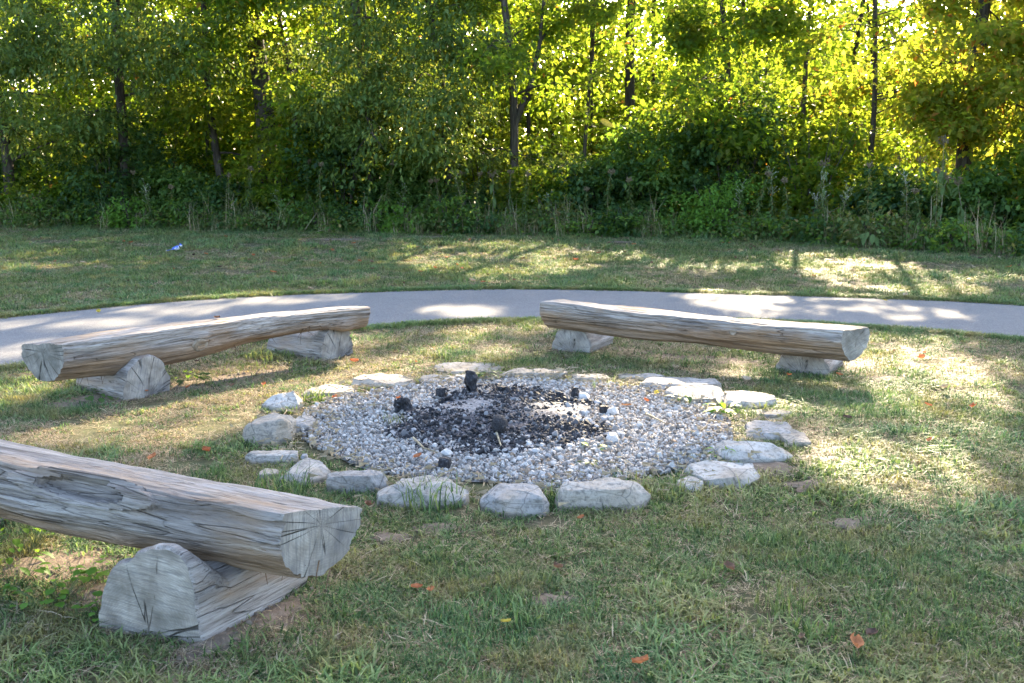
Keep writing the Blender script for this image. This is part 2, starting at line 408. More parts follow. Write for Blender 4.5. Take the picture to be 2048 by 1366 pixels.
# ------------------------------------------------------------------ fire ring: gravel, ash
RC = np.array((0.02, 6.08)); RX, RY = 1.36, 1.33
tag(blob('gravel_bed', RC, RX*.93, RY*.86, 0, M['bed'], .007, 1.3, .018, 64, .10), kind='structure')
AC = np.array((-.08, 6.16)); AX, AY_ = .70, .80
def ash_mesh():
    n = 60; v = []; f = []; pale = []
    for iy in range(n+1):
        for ix in range(n+1):
            a, b = ix/n*2-1, iy/n*2-1
            x, y = AX*1.1*a, AY_*1.1*b
            rr = math.hypot(a, b)*1.1 + .9*(float(fbm(x, y, 2.6, 21))-.5)
            h = .075*max(0, 1-rr*rr) - (.06 if rr > 1.0 else 0) + .018*(float(fbm(x, y, 14, 3))-.5)
            v.append((x, y, .02+h))
            p = 0
            for (cx, cy, rx, ry) in (((AP1[0]-AC[0]), AP1[1]-AC[1], .31, .28), ((AP2[0]-AC[0]), AP2[1]-AC[1], .35, .26)):
                p = max(p, 1-.6*math.hypot((x-cx)/rx, (y-cy)/ry))
            pale.append(max(0, p))
    for iy in range(n):
        for ix in range(n):
            i = iy*(n+1)+ix; f.append((i, i+1, i+n+2, i+n+1))
    me = mesh_py('ash_bed', v, f, True)
    at = me.attributes.new('pale', 'FLOAT', 'POINT'); at.data.foreach_set('value', pale)
    return me
AP1 = (-.35, 6.29); AP2 = (0.37, 6.21)
tag(link('ash_bed', ash_mesh(), M['ash'], None, (AC[0], AC[1], 0)), kind='stuff')

# ---- rocks
def hull_rock(name, sx, sy, h, seed, mat, npts=9, sq=3.0, cuts=(2, 2), amp=.02, smooth=0, top=.92, peak=None, sink=.05, tilt=(0, 0), bev=.0, jit=1.0):
    """irregular fractured block inside sx * sy * h, resting on its base"""
    rr = random.Random(seed); bm = bmesh.new()
    def se(a, r):
        c, s = math.cos(a), math.sin(a); k = (abs(c)**sq+abs(s)**sq)**(-1/sq)*rr.uniform(jit, 1.0)
        return r*k*c*sx/2, r*k*s*sy/2
    ph = rr.random()*6.28
    for i in range(npts):
        a = ph+2*math.pi*(i+rr.uniform(-.3, .3))/npts; x, y = se(a, rr.uniform(.84, 1)); bm.verts.new((x, y, -sink))
        x, y = se(a+rr.uniform(-.2, .2), rr.uniform(.9, 1.02)); bm.verts.new((x, y, h*rr.uniform(.25, .5)))
        r2 = rr.uniform(top-.15, top+.06); x, y = se(a+rr.uniform(-.2, .2), r2)
        bm.verts.new((x, y, h*rr.uniform(.72, 1.0)*(1+tilt[0]*x/sx*2+tilt[1]*y/sy*2)))
    for i in range(3):
        bm.verts.new((rr.uniform(-.3, .3)*sx, rr.uniform(-.3, .3)*sy, h*rr.uniform(.95, 1.04)))
    if peak: bm.verts.new((peak[0]*sx, peak[1]*sy, h*peak[2]))
    r = bmesh.ops.convex_hull(bm, input=bm.verts)
    bmesh.ops.delete(bm, geom=[e for e in r['geom_interior'] if isinstance(e, bmesh.types.BMVert)], context='VERTS')
    if bev: bmesh.ops.dissolve_limit(bm, angle_limit=R(12), verts=bm.verts, edges=bm.edges); bmesh.ops.bevel(bm, geom=bm.edges[:], offset=bev*min(sx, sy, h*2), segments=1, affect='EDGES', clamp_overlap=True)
    for i, c in enumerate(cuts):
        bmesh.ops.triangulate(bm, faces=bm.faces); bmesh.ops.subdivide_edges(bm, edges=bm.edges[:], cuts=c, use_grid_fill=True)
        for v in bm.verts: v.co += v.normal*amp*.9*mn.noise(v.co*(5+9*i)+Vector((seed, 0, i*7)))*min(1, min(sx, sy)/.2)
    for k in range(smooth): bmesh.ops.smooth_vert(bm, verts=bm.verts, factor=.3, use_axis_x=True, use_axis_y=True, use_axis_z=True)
    bm.normal_update()
    off = Vector((seed*1.7, seed*.9, seed*.3)); sz = min(sx, sy)
    for v in bm.verts:
        p = v.co+off; strat = mn.noise(Vector((p.x*3, p.y*3, p.z*34)))
        d = mn.noise(p*7)*.8 + mn.noise(p*19)*.5 - abs(mn.noise(p*33))*.6 + strat*.7*(1-abs(v.normal.z))
        v.co += v.normal*d*amp*min(1, sz/.2)
    me = bpy.data.meshes.new(name); bm.to_mesh(me); bm.free()
    me.polygons.foreach_set('use_smooth', np.ones(len(me.polygons), bool)); me.set_sharp_from_angle(angle=R(28))
    me.materials.append(mat)
    return me

STONES = [  # footprint x0,x1,y0,y1,height; label; keyword extras
    ((-1.669, -1.401, 6.37, 6.63, 0.087), 'tall pointed grey stone on the left rim, highest of the left border stones', dict(peak=(.22, .1, 1.35), top=.55, sq=2.5)),
    ((-1.491, -1.115, 6.75, 7.05, 0.047), 'flat grey border stone behind the small tuft of grass', {}),
    ((-1.168, -.721, 7.02, 7.37, 0.07), 'long rounded grey border stone at the back left of the pit', {}),
    ((-.694, -.407, 7.15, 7.39, 0.04), 'low grey border stone just left of the upright charred stump', {}),
    ((-.432, -.288, 7.32, 7.44, 0.04), 'smallest back border stone, right behind the upright charred stump', {}),
    ((-.613, -.084, 7.56, 7.97, 0.029), 'broad flat stone lying farthest back behind the fire ring', {}),
    ((-.054, 0.403, 7.37, 7.59, 0.053), 'long narrow grey stone at the middle of the back rim', dict(sq=4)),
    ((0.463, 0.749, 7.23, 7.43, 0.047), 'dark mossy border stone half hidden in dry grass at the back rim', {}),
    ((0.824, 1.183, 7.34, 7.53, 0.034), 'pale low stone partly hidden behind the blocky back right stone', {}),
    ((0.952, 1.498, 6.95, 7.24, 0.07), 'long blocky grey stone at the back right of the ring', dict(sq=4.5, top=.9)),
    ((1.065, 1.482, 6.52, 6.87, 0.076), 'sloping grey border stone with a leafy weed in front', dict(tilt=(0, .15))),
    ((1.431, 1.76, 6.42, 6.74, 0.07), 'squarish grey border stone behind the bright green weed', dict(sq=4, tilt=(0, .1))),
    ((1.547, 1.816, 6.21, 6.37, 0.029), 'thin low pale slab between two bigger stones on the right rim', {}),
    ((1.398, 1.717, 5.66, 6.05, 0.053), 'wide cracked flat slab at the far right of the ring', dict(top=.8)),
    ((1.57, 1.737, 5.5, 5.79, 0.047), 'dark ended broken piece at the outer end of the right slab', {}),
    ((1.093, 1.555, 5.2, 5.52, 0.076), 'rounded humped pale boulder at the front right rim beside bare sand', dict(sq=2.3, top=.6)),
    ((0.905, 1.264, 4.79, 5.11, 0.064), 'wedge shaped whitish stone at the front right rim', dict(tilt=(.1, .1))),
    ((0.83, 0.96, 4.71, 4.9, 0.047), 'small crumbly pale stone left of the front right wedge stone', {}),
    ((0.223, 0.637, 4.46, 4.68, 0.113), 'large blocky white stone at the front right, largest front face', dict(sq=4.2, top=.84)),
    ((-.142, 0.165, 4.38, 4.62, 0.098), 'pale squared stone at the very front of the ring', dict(sq=4, top=.82)),
    ((-.627, -.233, 4.49, 4.79, 0.091), 'broad rough brownish stone at the front left centre of the ring', dict(sq=4, top=.7)),
    ((-.913, -.619, 4.71, 4.83, 0.098), 'neat block of grey stone near the end of the closest log bench', dict(sq=4, top=.88)),
    ((-1.195, -.945, 4.83, 5.12, 0.07), 'triangular pale stone at the front left rim beside tufty grass', dict(peak=(-.05, .35, 1.2), top=.6)),
    ((-1.316, -1.207, 4.93, 5.05, 0.034), 'little pale stone outside the front left rim', {}),
    ((-1.446, -1.167, 5.19, 5.33, 0.059), 'flat topped tan stone on the left rim below the big square stone', {}),
    ((-1.558, -1.286, 5.56, 5.83, 0.138), 'big square grey stone with a ledge on the left rim', dict(sq=4.2, top=.85, peak=(.0, .3, 1.1))),
    ((-1.367, -1.213, 5.82, 6.08, 0.059), 'small angular stone wedged inside the left rim next to the big square stone', {}),
]
STONE_FOOT = []
srr = random.Random(77)
for k, ((x0, x1, y0, y1, h), lab, kw) in enumerate(STONES):
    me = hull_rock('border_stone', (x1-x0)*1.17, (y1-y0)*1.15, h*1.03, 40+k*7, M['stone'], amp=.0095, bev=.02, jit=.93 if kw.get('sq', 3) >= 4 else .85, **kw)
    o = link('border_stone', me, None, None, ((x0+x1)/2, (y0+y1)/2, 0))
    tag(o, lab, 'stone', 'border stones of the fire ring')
    STONE_FOOT.append(((x0+x1)/2, (y0+y1)/2, (x1-x0)/2, (y1-y0)/2))
mossy = None

# ---- gravel as instanced pebbles (stuff)
protos = bpy.data.collections.new('pebble_kinds'); chars = bpy.data.collections.new('crumb_kinds'); tufts = bpy.data.collections.new('tuft_kinds')
def proto(coll, name, me): o = bpy.data.objects.new(name, me); coll.objects.link(o); return o
for k in range(8):
    rr = random.Random(k)
    me = hull_rock('pebble', 1, rr.uniform(.6, .95), rr.uniform(.45, .75), 300+k, M['pebble'], npts=5, sq=2.4, cuts=(1,), amp=.05, smooth=0, sink=0)
    proto(protos, 'pebble_%d' % k, me)
for k in range(5):
    rr = random.Random(k+50)
    me = hull_rock('crumb', 1, rr.uniform(.35, .8), rr.uniform(.3, .6), 500+k, M['crumb'], npts=4, sq=3, cuts=(), amp=.05, smooth=0, sink=0)
    proto(chars, 'crumb_%d' % k, me)

def scatter(name, pts, rot, scale, idx, coll, mat=None):
    me = bpy.data.meshes.new(name); n = len(pts)
    me.vertices.add(n); me.vertices.foreach_set('co', np.asarray(pts, np.float32).ravel())
    a = me.attributes.new('rot', 'FLOAT_VECTOR', 'POINT'); a.data.foreach_set('vector', np.asarray(rot, np.float32).ravel())
    a = me.attributes.new('scl', 'FLOAT_VECTOR', 'POINT'); a.data.foreach_set('vector', np.asarray(scale, np.float32).ravel())
    a = me.attributes.new('kind', 'INT', 'POINT'); a.data.foreach_set('value', np.asarray(idx, np.int32))
    o = bpy.data.objects.new(name, me); col.objects.link(o)
    ng = bpy.data.node_groups.new(name+'_scatter', 'GeometryNodeTree')
    ng.interface.new_socket('Geometry', in_out='INPUT', socket_type='NodeSocketGeometry')
    ng.interface.new_socket('Geometry', in_out='OUTPUT', socket_type='NodeSocketGeometry')
    N = ng.nodes; L = ng.links
    gi = N.new('NodeGroupInput'); go = N.new('NodeGroupOutput')
    ci = N.new('GeometryNodeCollectionInfo'); ci.inputs['Collection'].default_value = coll
    ci.inputs['Separate Children'].default_value = True; ci.inputs['Reset Children'].default_value = True
    ip = N.new('GeometryNodeInstanceOnPoints'); ip.inputs['Pick Instance'].default_value = True
    def attr(nm, ty):
        x = N.new('GeometryNodeInputNamedAttribute'); x.data_type = ty; x.inputs['Name'].default_value = nm; return x.outputs['Attribute']
    L.new(gi.outputs[0], ip.inputs['Points']); L.new(ci.outputs[0], ip.inputs['Instance'])
    L.new(attr('kind', 'INT'), ip.inputs['Instance Index'])
    er = N.new('FunctionNodeEulerToRotation'); L.new(attr('rot', 'FLOAT_VECTOR'), er.inputs[0])
    L.new(er.outputs[0], ip.inputs['Rotation']); L.new(attr('scl', 'FLOAT_VECTOR'), ip.inputs['Scale'])
    L.new(ip.outputs[0], go.inputs[0])
    md = o.modifiers.new('scatter', 'NODES'); md.node_group = ng
    return o

n = 44000
a = rng.random(n)*2*np.pi; r = np.sqrt(rng.random(n))*1.06
gx = RC[0]+RX*r*np.cos(a); gy = RC[1]+RY*r*np.sin(a)
ang_n = fbm(np.cos(a)*1.3, np.sin(a)*1.3, 1.5, 8)
keep = r < .98+.22*(ang_n-.5)
q = np.hypot((gx-AC[0])/AX, (gy-AC[1])/AY_) + .9*(fbm(gx-AC[0], gy-AC[1], 2.6, 21)-.5)
keep &= (q > .9) | (rng.random(n) < .12+.7*np.clip(q-.40, 0, 1))
gx, gy, q = gx[keep], gy[keep], q[keep]; n = len(gx)
size = rng.lognormal(-4.08, .38, n); size = np.clip(size, .008, .04)
big = np.exp(-((gx-.25)**2/.35+(gy-5.5)**2/.25)); size *= 1+.45*big*rng.random(n)
lay = rng.random(n)**2*.016
tag(scatter('gravel', np.stack([gx, gy, .018+lay+.04*np.clip(1-q, 0, 1)], 1), rng.random((n, 3))*6.28,
    size[:, None]*rng.uniform(.75, 1.2, (n, 3)), rng.integers(0, 8, n), protos), kind='stuff')
n = 10500
a = rng.random(n)*2*np.pi; r = np.sqrt(rng.random(n))*1.1
cx = AC[0]+AX*r*np.cos(a); cyy = AC[1]+AY_*r*np.sin(a)
q = np.hypot((cx-AC[0])/AX, (cyy-AC[1])/AY_) + .9*(fbm(cx-AC[0], cyy-AC[1], 2.6, 21)-.5)
pal = np.maximum(1.1-np.hypot((cx-AP1[0])/.30, (cyy-AP1[1])/.27), 1.1-np.hypot((cx-AP2[0])/.34, (cyy-AP2[1])/.25))
keep = (q < 1.08) & (rng.random(n) > np.clip(pal*1.7+1.8*(fbm(cx, cyy, 6, 4)-.5), 0, .92))
cx, cyy, q = cx[keep], cyy[keep], q[keep]; n = len(cx); s = np.clip(rng.lognormal(-3.95, .5, n), .006, .055)
tag(scatter('charcoal_crumbs', np.stack([cx, cyy, .024+.068*np.clip(1-q*q, 0, 1)], 1), rng.random((n, 3))*6.28,
    s[:, None]*rng.uniform(.6, 1.4, (n, 3)), rng.integers(0, 5, n), chars), kind='stuff')

# ---- crumbs of soil on the bare patches (stuff)
clods = bpy.data.collections.new('clod_kinds')
for k in range(4): proto(clods, 'clod_%d' % k, hull_rock('clod', 1, .8, .6, 900+k, M['soil'], npts=4, sq=2.2, cuts=(), amp=.05, smooth=0, sink=0))
cp = []
for (c, rx, ry, a) in SOIL:
    for k in range(int(1500*rx*ry)+30):
        t_ = random.random()*6.28; q_ = math.sqrt(random.random())*1.15; u_, w_ = rx*q_*math.cos(t_), ry*q_*math.sin(t_)
        cp.append((c[0]+u_*math.cos(a)-w_*math.sin(a), c[1]+u_*math.sin(a)+w_*math.cos(a), .012))
n = len(cp); s = np.clip(rng.lognormal(-4.5, .5, n), .005, .03)
tag(scatter('soil_crumbs', np.array(cp), rng.random((n, 3))*6.28, s[:, None]*np.ones((n, 3)), rng.integers(0, 4, n), clods), kind='stuff')
# ---- loose limestone chunks one can pick out (things)
chunk_me = [hull_rock('limestone_chunk', 1, random.Random(k).uniform(.6, .9), random.Random(k+9).uniform(.38, .6), 700+k, M['chunk'], npts=5, sq=2.6, cuts=(1,), amp=.05, smooth=0, sink=.05, top=.6) for k in range(9)]
CH = [(1040,0)]
CHUNKS = [((0.05, 5.67), .10), ((0.09, 5.6), .09), ((-.19, 5.6), .07), ((-.15, 5.62), .05), ((-.04, 5.78), .05), ((0.23, 5.62), .08), ((0.2, 5.57), .06),
    ((0.09, 6.37), .09), ((0.28, 6.31), .10), ((0.49, 6.65), .14), ((-.17, 6.71), .09), ((0.1, 6.72), .11), ((-.47, 5.8), .085), ((-.59, 5.76), .11),
    ((0.51, 5.85), .09), ((0.65, 6.21), .13), ((0.58, 5.6), .15), ((0.09, 5.48), .09), ((-.02, 5.58), .08), ((-.03, 5.5), .09), ((-.36, 5.3), .10),
    ((-.18, 5.33), .08), ((0.13, 5.34), .09), ((0.38, 5.87), .07), ((0.28, 5.6), .08), ((0.78, 5.91), .07), ((0.75, 5.57), .07), ((-.64, 6.42), .07),
    ((0.17, 5.45), .07), ((0.33, 5.45), .07), ((0.47, 6), .10), ((0.58, 6.06), .09), ((0.24, 6.12), .06), ((0.33, 6.03), .07), ((0.76, 6.52), .07),
    ((0.57, 6.48), .08), ((0.34, 5.71), .07), ((0.41, 5.55), .08), ((0.26, 5.38), .07), ((-.07, 5.35), .06), ((-.23, 5.21), .06), ((0.04, 5.21), .07),
    ((-.44, 5.45), .06), ((-1.13, 5.23), .08), ((0.12, 6.25), .07), ((0.47, 6.21), .09), ((0.66, 5.91), .06), ((0.02, 5.35), .07), ((0.2, 5.26), .06), ((0.47, 5.45), .06)]
for k, ((x, y), s) in enumerate(CHUNKS):
    o = link('limestone_chunk', chunk_me[k % 9], None, None, (x, y, .035), (random.uniform(-.3, .3), random.uniform(-.3, .3), random.random()*6.28), (s*.72, s*.78, s*.55))
    spec = {9: 'long white slab of limestone resting by the black lump at the back of the ash', 15: 'flat white limestone slab at the right edge of the burnt area',
        16: 'biggest rounded white stone in the gravel behind the small two leaf weed', 13: 'greyish scorched stone at the left edge of the ash',
        4: 'small white stone touching the upright charred log end', 10: 'white stone at the foot of the upright charred stump', 43: 'round grey stone lying just inside the front left rim'}
    tag(o, spec.get(k, 'white angular limestone chunk among the gravel and ash of the fire pit'), 'stone', 'loose limestone chunks in the fire pit')

# ---- charred wood
def char_piece(name, label, loc, sx, sy, h, seed, rot=(0, 0, 0), **kw):
    me = hull_rock(name, sx*.64, sy*.64, h*.68, seed, M['char'], cuts=(2, 2), amp=kw.pop('amp', .05), smooth=0, **kw)
    return tag(link(name, me, None, None, (*loc, .045), rot), label, 'charcoal', 'charred wood in the fire pit')
char_piece('charred_stump', 'upright charred wedge of wood standing at the back of the ash', (-.27, 6.78), .15, .13, .19, 5, (-.05, -.22, .3), sq=3, top=.55, peak=(-.15, 0, 1.3), npts=7)
char_piece('charred_lump', 'black charred lump at the left edge of the ash beside a white stone', (-.71, 6.31), .20, .16, .11, 6, (0, 0, .3), sq=2.3)
char_piece('charred_lump', 'round black cinder left of the upright charred stump', (-.49, 6.66), .12, .10, .09, 7, sq=2.2)
char_piece('charred_lump', 'blocky black cinder right of the upright charred stump', (-.07, 6.74), .14, .12, .09, 8, (0, .1, .2), sq=4)
char_piece('charred_lump', 'small jet black knob at the back right of the ash', (0.43, 6.71), .08, .08, .08, 9, sq=2.2)
char_piece('charred_lump', 'low dark cinder just left of the jet black knob', (0.33, 6.62), .09, .08, .06, 10, sq=2.4)
char_piece('charred_lump', 'tiny black cinder touching the left foot of the charred stump', (-.33, 6.74), .05, .05, .05, 11, sq=2.4)
char_piece('charred_lump', 'shiny black charcoal piece lying alone on the front gravel', (-.36, 5.05), .09, .12, .07, 12, (0, 0, .4), sq=3)
char_piece('charred_lump', 'small dark cinder on the pale ash left of centre', (-.27, 5.94), .08, .06, .04, 13)
char_piece('charred_lump', 'dark cinder at the right end of the burnt area among white stones', (0.6, 6.25), .09, .06, .05, 14)
char_piece('charred_lump', 'black cinder in the middle right of the ash', (0.17, 6.29), .07, .06, .045, 15)

def tube(pts, rad, seg=8, cap=True):
    pts = [Vector(p) for p in pts]; v = []; f = []; prev = None
    for i, p in enumerate(pts):
        d = (pts[min(i+1, len(pts)-1)]-pts[max(i-1, 0)]).normalized()
        u = d.orthogonal().normalized() if prev is None else (prev-d*prev.dot(d)).normalized()
        prev = u; w = d.cross(u)
        for k in range(seg):
            a = 2*math.pi*k/seg; v.append(p+(u*math.cos(a)+w*math.sin(a))*rad[i])
    n = len(pts)
    for i in range(n-1):
        for k in range(seg):
            a = i*seg+k; b = i*seg+(k+1) % seg; f.append((a, b, b+seg, a+seg))
    if cap:
        f.append(tuple(range(seg))[::-1]); f.append(tuple(range((n-1)*seg, n*seg)))
    return v, f
def add(V, F, vf):
    o = len(V); V.extend(vf[0]); F.extend(tuple(i+o for i in q) for q in vf[1])

# the charred log end with its ring of scorched grain
V, F = [], []
prof = [(.0, .02), (.03, .075), (.08, .085), (.12, .07), (.15, .035)]
def charred_log():
    v = []; f = []; seg = 20
    for i, (zz, rr) in enumerate(prof):
        for k in range(seg):
            a = 2*math.pi*k/seg; q = rr*(1+.18*mn.noise(Vector((math.cos(a)*2, math.sin(a)*2, zz*20))))
            v.append((q*math.cos(a), q*1.25*math.sin(a), zz))
    for i in range(len(prof)-1):
        for k in range(seg):
            a = i*seg+k; b = i*seg+(k+1) % seg; f.append((a, b, b+seg, a+seg))
    f.append(tuple(range(seg))[::-1]); f.append(tuple(range(len(v)-seg, len(v))))
    return mesh_py('charred_log_end', v, f, True)
o = link('charred_log_end', charred_log(), M['char'], None, (*(-.09, 5.69), .095), (R(65), R(10), R(20)), .55)
tag(o, 'charred round log end standing on edge at the front of the ash', 'charcoal', 'charred wood in the fire pit')

# ------------------------------------------------------------------ log benches
def resample(poly, n):
    P = np.array(poly+[poly[0]], float); d = np.r_[0, np.cumsum(np.linalg.norm(np.diff(P, axis=0), axis=1))]
    t = np.linspace(0, d[-1], n, endpoint=False)
    return np.stack([np.interp(t, d, P[:, 0]), np.interp(t, d, P[:, 1])], 1)
def dprof(Rw, Rh, ht, n=160, round_=.0):
    p = []
    for k in range(180):
        a = 2*math.pi*k/180; q, z = Rw*math.cos(a), Rh*math.sin(a)
        z = -math.log(math.exp(-170*z)+math.exp(-170*ht))/170
        p.append((q, z))
    return resample(p, n)
def arch(w, h, n=72):
    p = [(w/2*math.cos(math.pi*k/40)*(1+.05*math.sin(k*.9)), max(0, h*math.sin(math.pi*k/40)**.72)) for k in range(41)]
    p = p + [(-w/2*.97, -.04), (w/2*.97, -.04)]
    return resample(p, n)

def log_parts(name, parent, P0, P1, prof, wood, cut, seed, sc=lambda s: (1, 1), bend=lambda s: (0, 0), skew=(0, 0), roll=0.0, feats=(), ns=120, amp=.012, noflat=False, cutlabel=None):
    """body along local X from P0 to P1, a sawn face part at either end"""
    P0, P1 = Vector(P0), Vector(P1); d = P1-P0; L = d.length
    az = math.atan2(d.y, d.x); el = math.asin(d.z/L)
    n = len(prof); V = np.zeros((ns+1, n, 3)); cr, sr = math.cos(roll), math.sin(roll)
    off = Vector((seed*3.1, seed*1.3, seed*.7)); ztop = prof[:, 1].max()
    for i in range(ns+1):
        s = i/ns; a, b = sc(s); bq, bz = bend(s)
        for k in range(n):
            q, z = prof[k]; x = s*L
            th = math.atan2(z, q); flat = (z > ztop-.012) and not noflat
            q, z = q*a, z*b
            e = 0
            u = Vector((x*.9, math.cos(th)*1.5, math.sin(th)*1.5))+off
            e += mn.noise(Vector((x*1.3, math.cos(th)*1.0, math.sin(th)*1.0))+off)*2.2
            e += mn.noise(Vector((x*1.6, math.cos(th)*4.5, math.sin(th)*4.5))+off)*.8
            e += mn.noise(Vector((x*2.6, math.cos(th)*13, math.sin(th)*13))+off)*.45
            e -= max(0, .25-abs(mn.noise(Vector((x*1.1, math.cos(th)*7, math.sin(th)*7))+off*2)))*1.4*(1 if mn.noise(Vector((x*1.5, th, 5))+off) > .05 else .2)
            e *= amp*(.32 if flat else 1)
            for (fs, fth, ws, wth, amt, kind) in feats:
                ds = (s*L-fs)/ws; dth = ((th-fth+math.pi) % (2*math.pi)-math.pi)/wth; rr = math.hypot(ds, dth)
                if kind == 'scar':      # long hollow with a raised lip
                    if rr < 1.6: e += amt*(-1.0 if rr < .75 else (.55 if rr < 1.25 else .15*(1.6-rr)))*(1 if rr >= .75 else (1-.3*rr))
                elif kind == 'crack':
                    dth += .35*math.sin(s*L*9+fs*7)+.25*math.sin(s*L*23); 
                    if abs(ds) < 1 and abs(dth) < 1: e -= amt*(1-abs(dth))*(1-ds*ds)
                elif rr < 2.5: e += amt*math.exp(-rr*rr*1.5)
            m = math.hypot(q, z)+1e-6
            if i in (0, ns): chip = 1-.025-.03*max(0, mn.noise(Vector((q*22, z*22, seed+i)))); q, z = q*chip, z*chip; e *= .9
            if flat:
                z += e+.010*mn.noise(Vector((x*2.2, q*3, seed)))+.004*mn.noise(Vector((x*9, q*14, seed)))-(.012*max(0, mn.noise(Vector((x*5, seed, q*4)))) if abs(q) > .62*prof[:, 0].max() else 0)
            else: q, z = q*(1+e/m), z*(1+e/m)
            q2, z2 = q*cr-z*sr+bq, q*sr+z*cr+bz
            x += q2*(skew[0]*(1-s)+skew[1]*s)
            V[i, k] = (x, q2, z2)
    idx = np.arange((ns+1)*n).reshape(ns+1, n)
    f = np.stack([idx[:-1], np.roll(idx, -1, 1)[:-1], np.roll(idx, -1, 1)[1:], idx[1:]], -1).reshape(-1, 4)
    me = mesh_np(name, V.reshape(-1, 3), f, True); me.set_sharp_from_angle(angle=R(42))
    body = link(name, me, wood, parent, P0, (0, -el, az))
    for e, ring in ((0, V[0]), (1, V[-1])):
        c = ring.mean(0); rings = [ring]; 
        vs = [ring]; K = 7
        for k in range(1, K):
            t = 1-k/K; rg = c+(ring-c)*t
            for p in rg: p[0] += (.004*mn.noise(Vector((p[1]*25, p[2]*25, seed))) + (.004 if k > 0 else 0)*(1 if e else -1)*0)
            vs.append(rg)
        cv = np.concatenate(vs+[c[None]]); ff = []
        for k in range(K-1):
            for j in range(n):
                a_, b_ = k*n+j, k*n+(j+1) % n; qd = (a_, b_, b_+n, a_+n); ff.append(qd if e else qd[::-1])
        last = (K-1)*n
        for j in range(n):
            tr = (last+j, last+(j+1) % n, K*n); ff.append(tr if e else tr[::-1])
        o3 = np.array([c[0], 0, c[2]*.0]); 
        link('cut_end', mesh_py('cut_end', cv, ff, False), cut, body)
    return body

W1 = m_wood('weathered_wood_near', .25, .2, 1.0); W2 = m_wood('weathered_wood_left', .6, .05, 6.0); W3 = m_wood('weathered_wood_right', 1.0, .5, 11.0); W4 = m_wood('weathered_wood_supports', .35, .1, 15.0)
C1 = m_cut('sawn_end_near', 1.0); C2 = m_cut('sawn_end_left', 4.0); C3 = m_cut('sawn_end_right', 8.0); C4 = m_cut('sawn_support_near', 2.5, .12)
knot_mat = m_plain('knot_wood', [(.3, (.12, .09, .06)), (.6, (.27, .22, .165)), (.8, (.36, .31, .25))], 30)
fib = m_plain('bark_fibre', [(.3, (.05, .03, .018)), (.6, (.15, .09, .05)), (.8, (.28, .19, .12))], 30, .9)

def bark_shreds(parent, pts, n, seed, L=.10):
    """stringy bark left hanging under the log: one joined mesh of strands"""
    rr = random.Random(seed); V, F = [], []
    for i in range(n):
        p = Vector(rr.choice(pts)) + Vector((rr.uniform(-.12, .12), rr.uniform(-.03, .03), rr.uniform(0, .02)))
        d = Vector((rr.uniform(-1, 1), rr.uniform(-.4, .4), rr.uniform(-.9, -.1))).normalized(); l = L*rr.uniform(.3, 1.2)
        add(V, F, tube([p, p+d*l*.5+Vector((0, 0, .005)), p+d*l+Vector((0, 0, -.01))], [.003, .0022, .0008], 4, False))
    tag(link('bark_shreds', mesh_py('bark_shreds', V, F), fib, parent), kind='stuff')

# nearest bench
A0, A1 = Vector((-.665, 3.30, .37)), Vector((-3.02, 4.40, .42))
bA = empty('log_bench', (-1.8, 3.85, 0)); bA.rotation_euler = (0, 0, 0)
tag(bA, 'nearest weathered half log bench, cut off by the left edge, with a long hollow scar', 'bench', 'log benches around the fire ring')
inv = Vector(bA.location)
sA = log_parts('seat_log', bA, A0-inv, A1-inv, dprof(.155, .19, .058), W1, C1, 1.0, sc=lambda s: (1+.16*s, 1+.14*math.sin(s*2.2)), bend=lambda s: (.03*math.sin(s*3), -.012*math.sin(s*3.1)),
    skew=(.42, .1), roll=R(10), feats=[(.88, .10, .30, .26, .034, 'scar'), (.72, -.95, .12, .15, .018, 'k'), (.35, -1.2, .1, .2, -.02, 'k'), (1.65, -.7, .2, .25, .02, 'k'), (2.05, -1.18, 0.49, .045, 0.015, 'crack'), (1.13, -0.31, 0.44, .045, 0.021, 'crack'), (0.17, -1.27, 0.53, .045, 0.017, 'crack'), (0.10, 0.33, 0.35, .045, 0.021, 'crack'), (2.27, -0.95, 0.56, .045, 0.012, 'crack'), (1.35, -1.44, 0.57, .045, 0.017, 'crack'), (1.07, -0.98, 0.16, .045, 0.015, 'crack'), (1.24, -0.45, 0.25, .045, 0.015, 'crack'), (1.16, -0.97, 0.28, .045, 0.012, 'crack')], ns=200, amp=.014)
bark_shreds(sA, [(.2, .02, -.15), (.35, .0, -.155), (.1, -.05, -.14), (.05, .04, -.14)], 26, 3)
polyA = [(.2, -.05), (.207, .06), (.18, .14), (.152, .215), (.115, .262), (.07, .277), (.055, .280), (.03, .312), (-.03, .342), (-.095, .35), (-.14, .33), (-.17, .29), (-.19, .22), (-.197, .1), (-.2, -.05)]
def scA(s): k = min(1, max(0, (s-.06)/.25)); return (1-.05*s, 1-.42*k)
pA = resample(polyA, 84)
log_parts('support_log', bA, Vector((-1.25, 3.20, 0))-inv, Vector((-.95, 3.72, 0))-inv, pA, W1, C4, 5.0, sc=scA, skew=(-.24, 0), amp=.008, ns=50, noflat=True)
log_parts('support_log', bA, Vector((-2.75, 3.85, 0))-inv, Vector((-2.42, 4.42, 0))-inv, arch(.38, .26), W1, C4, 6.0, amp=.008, ns=40, noflat=True)

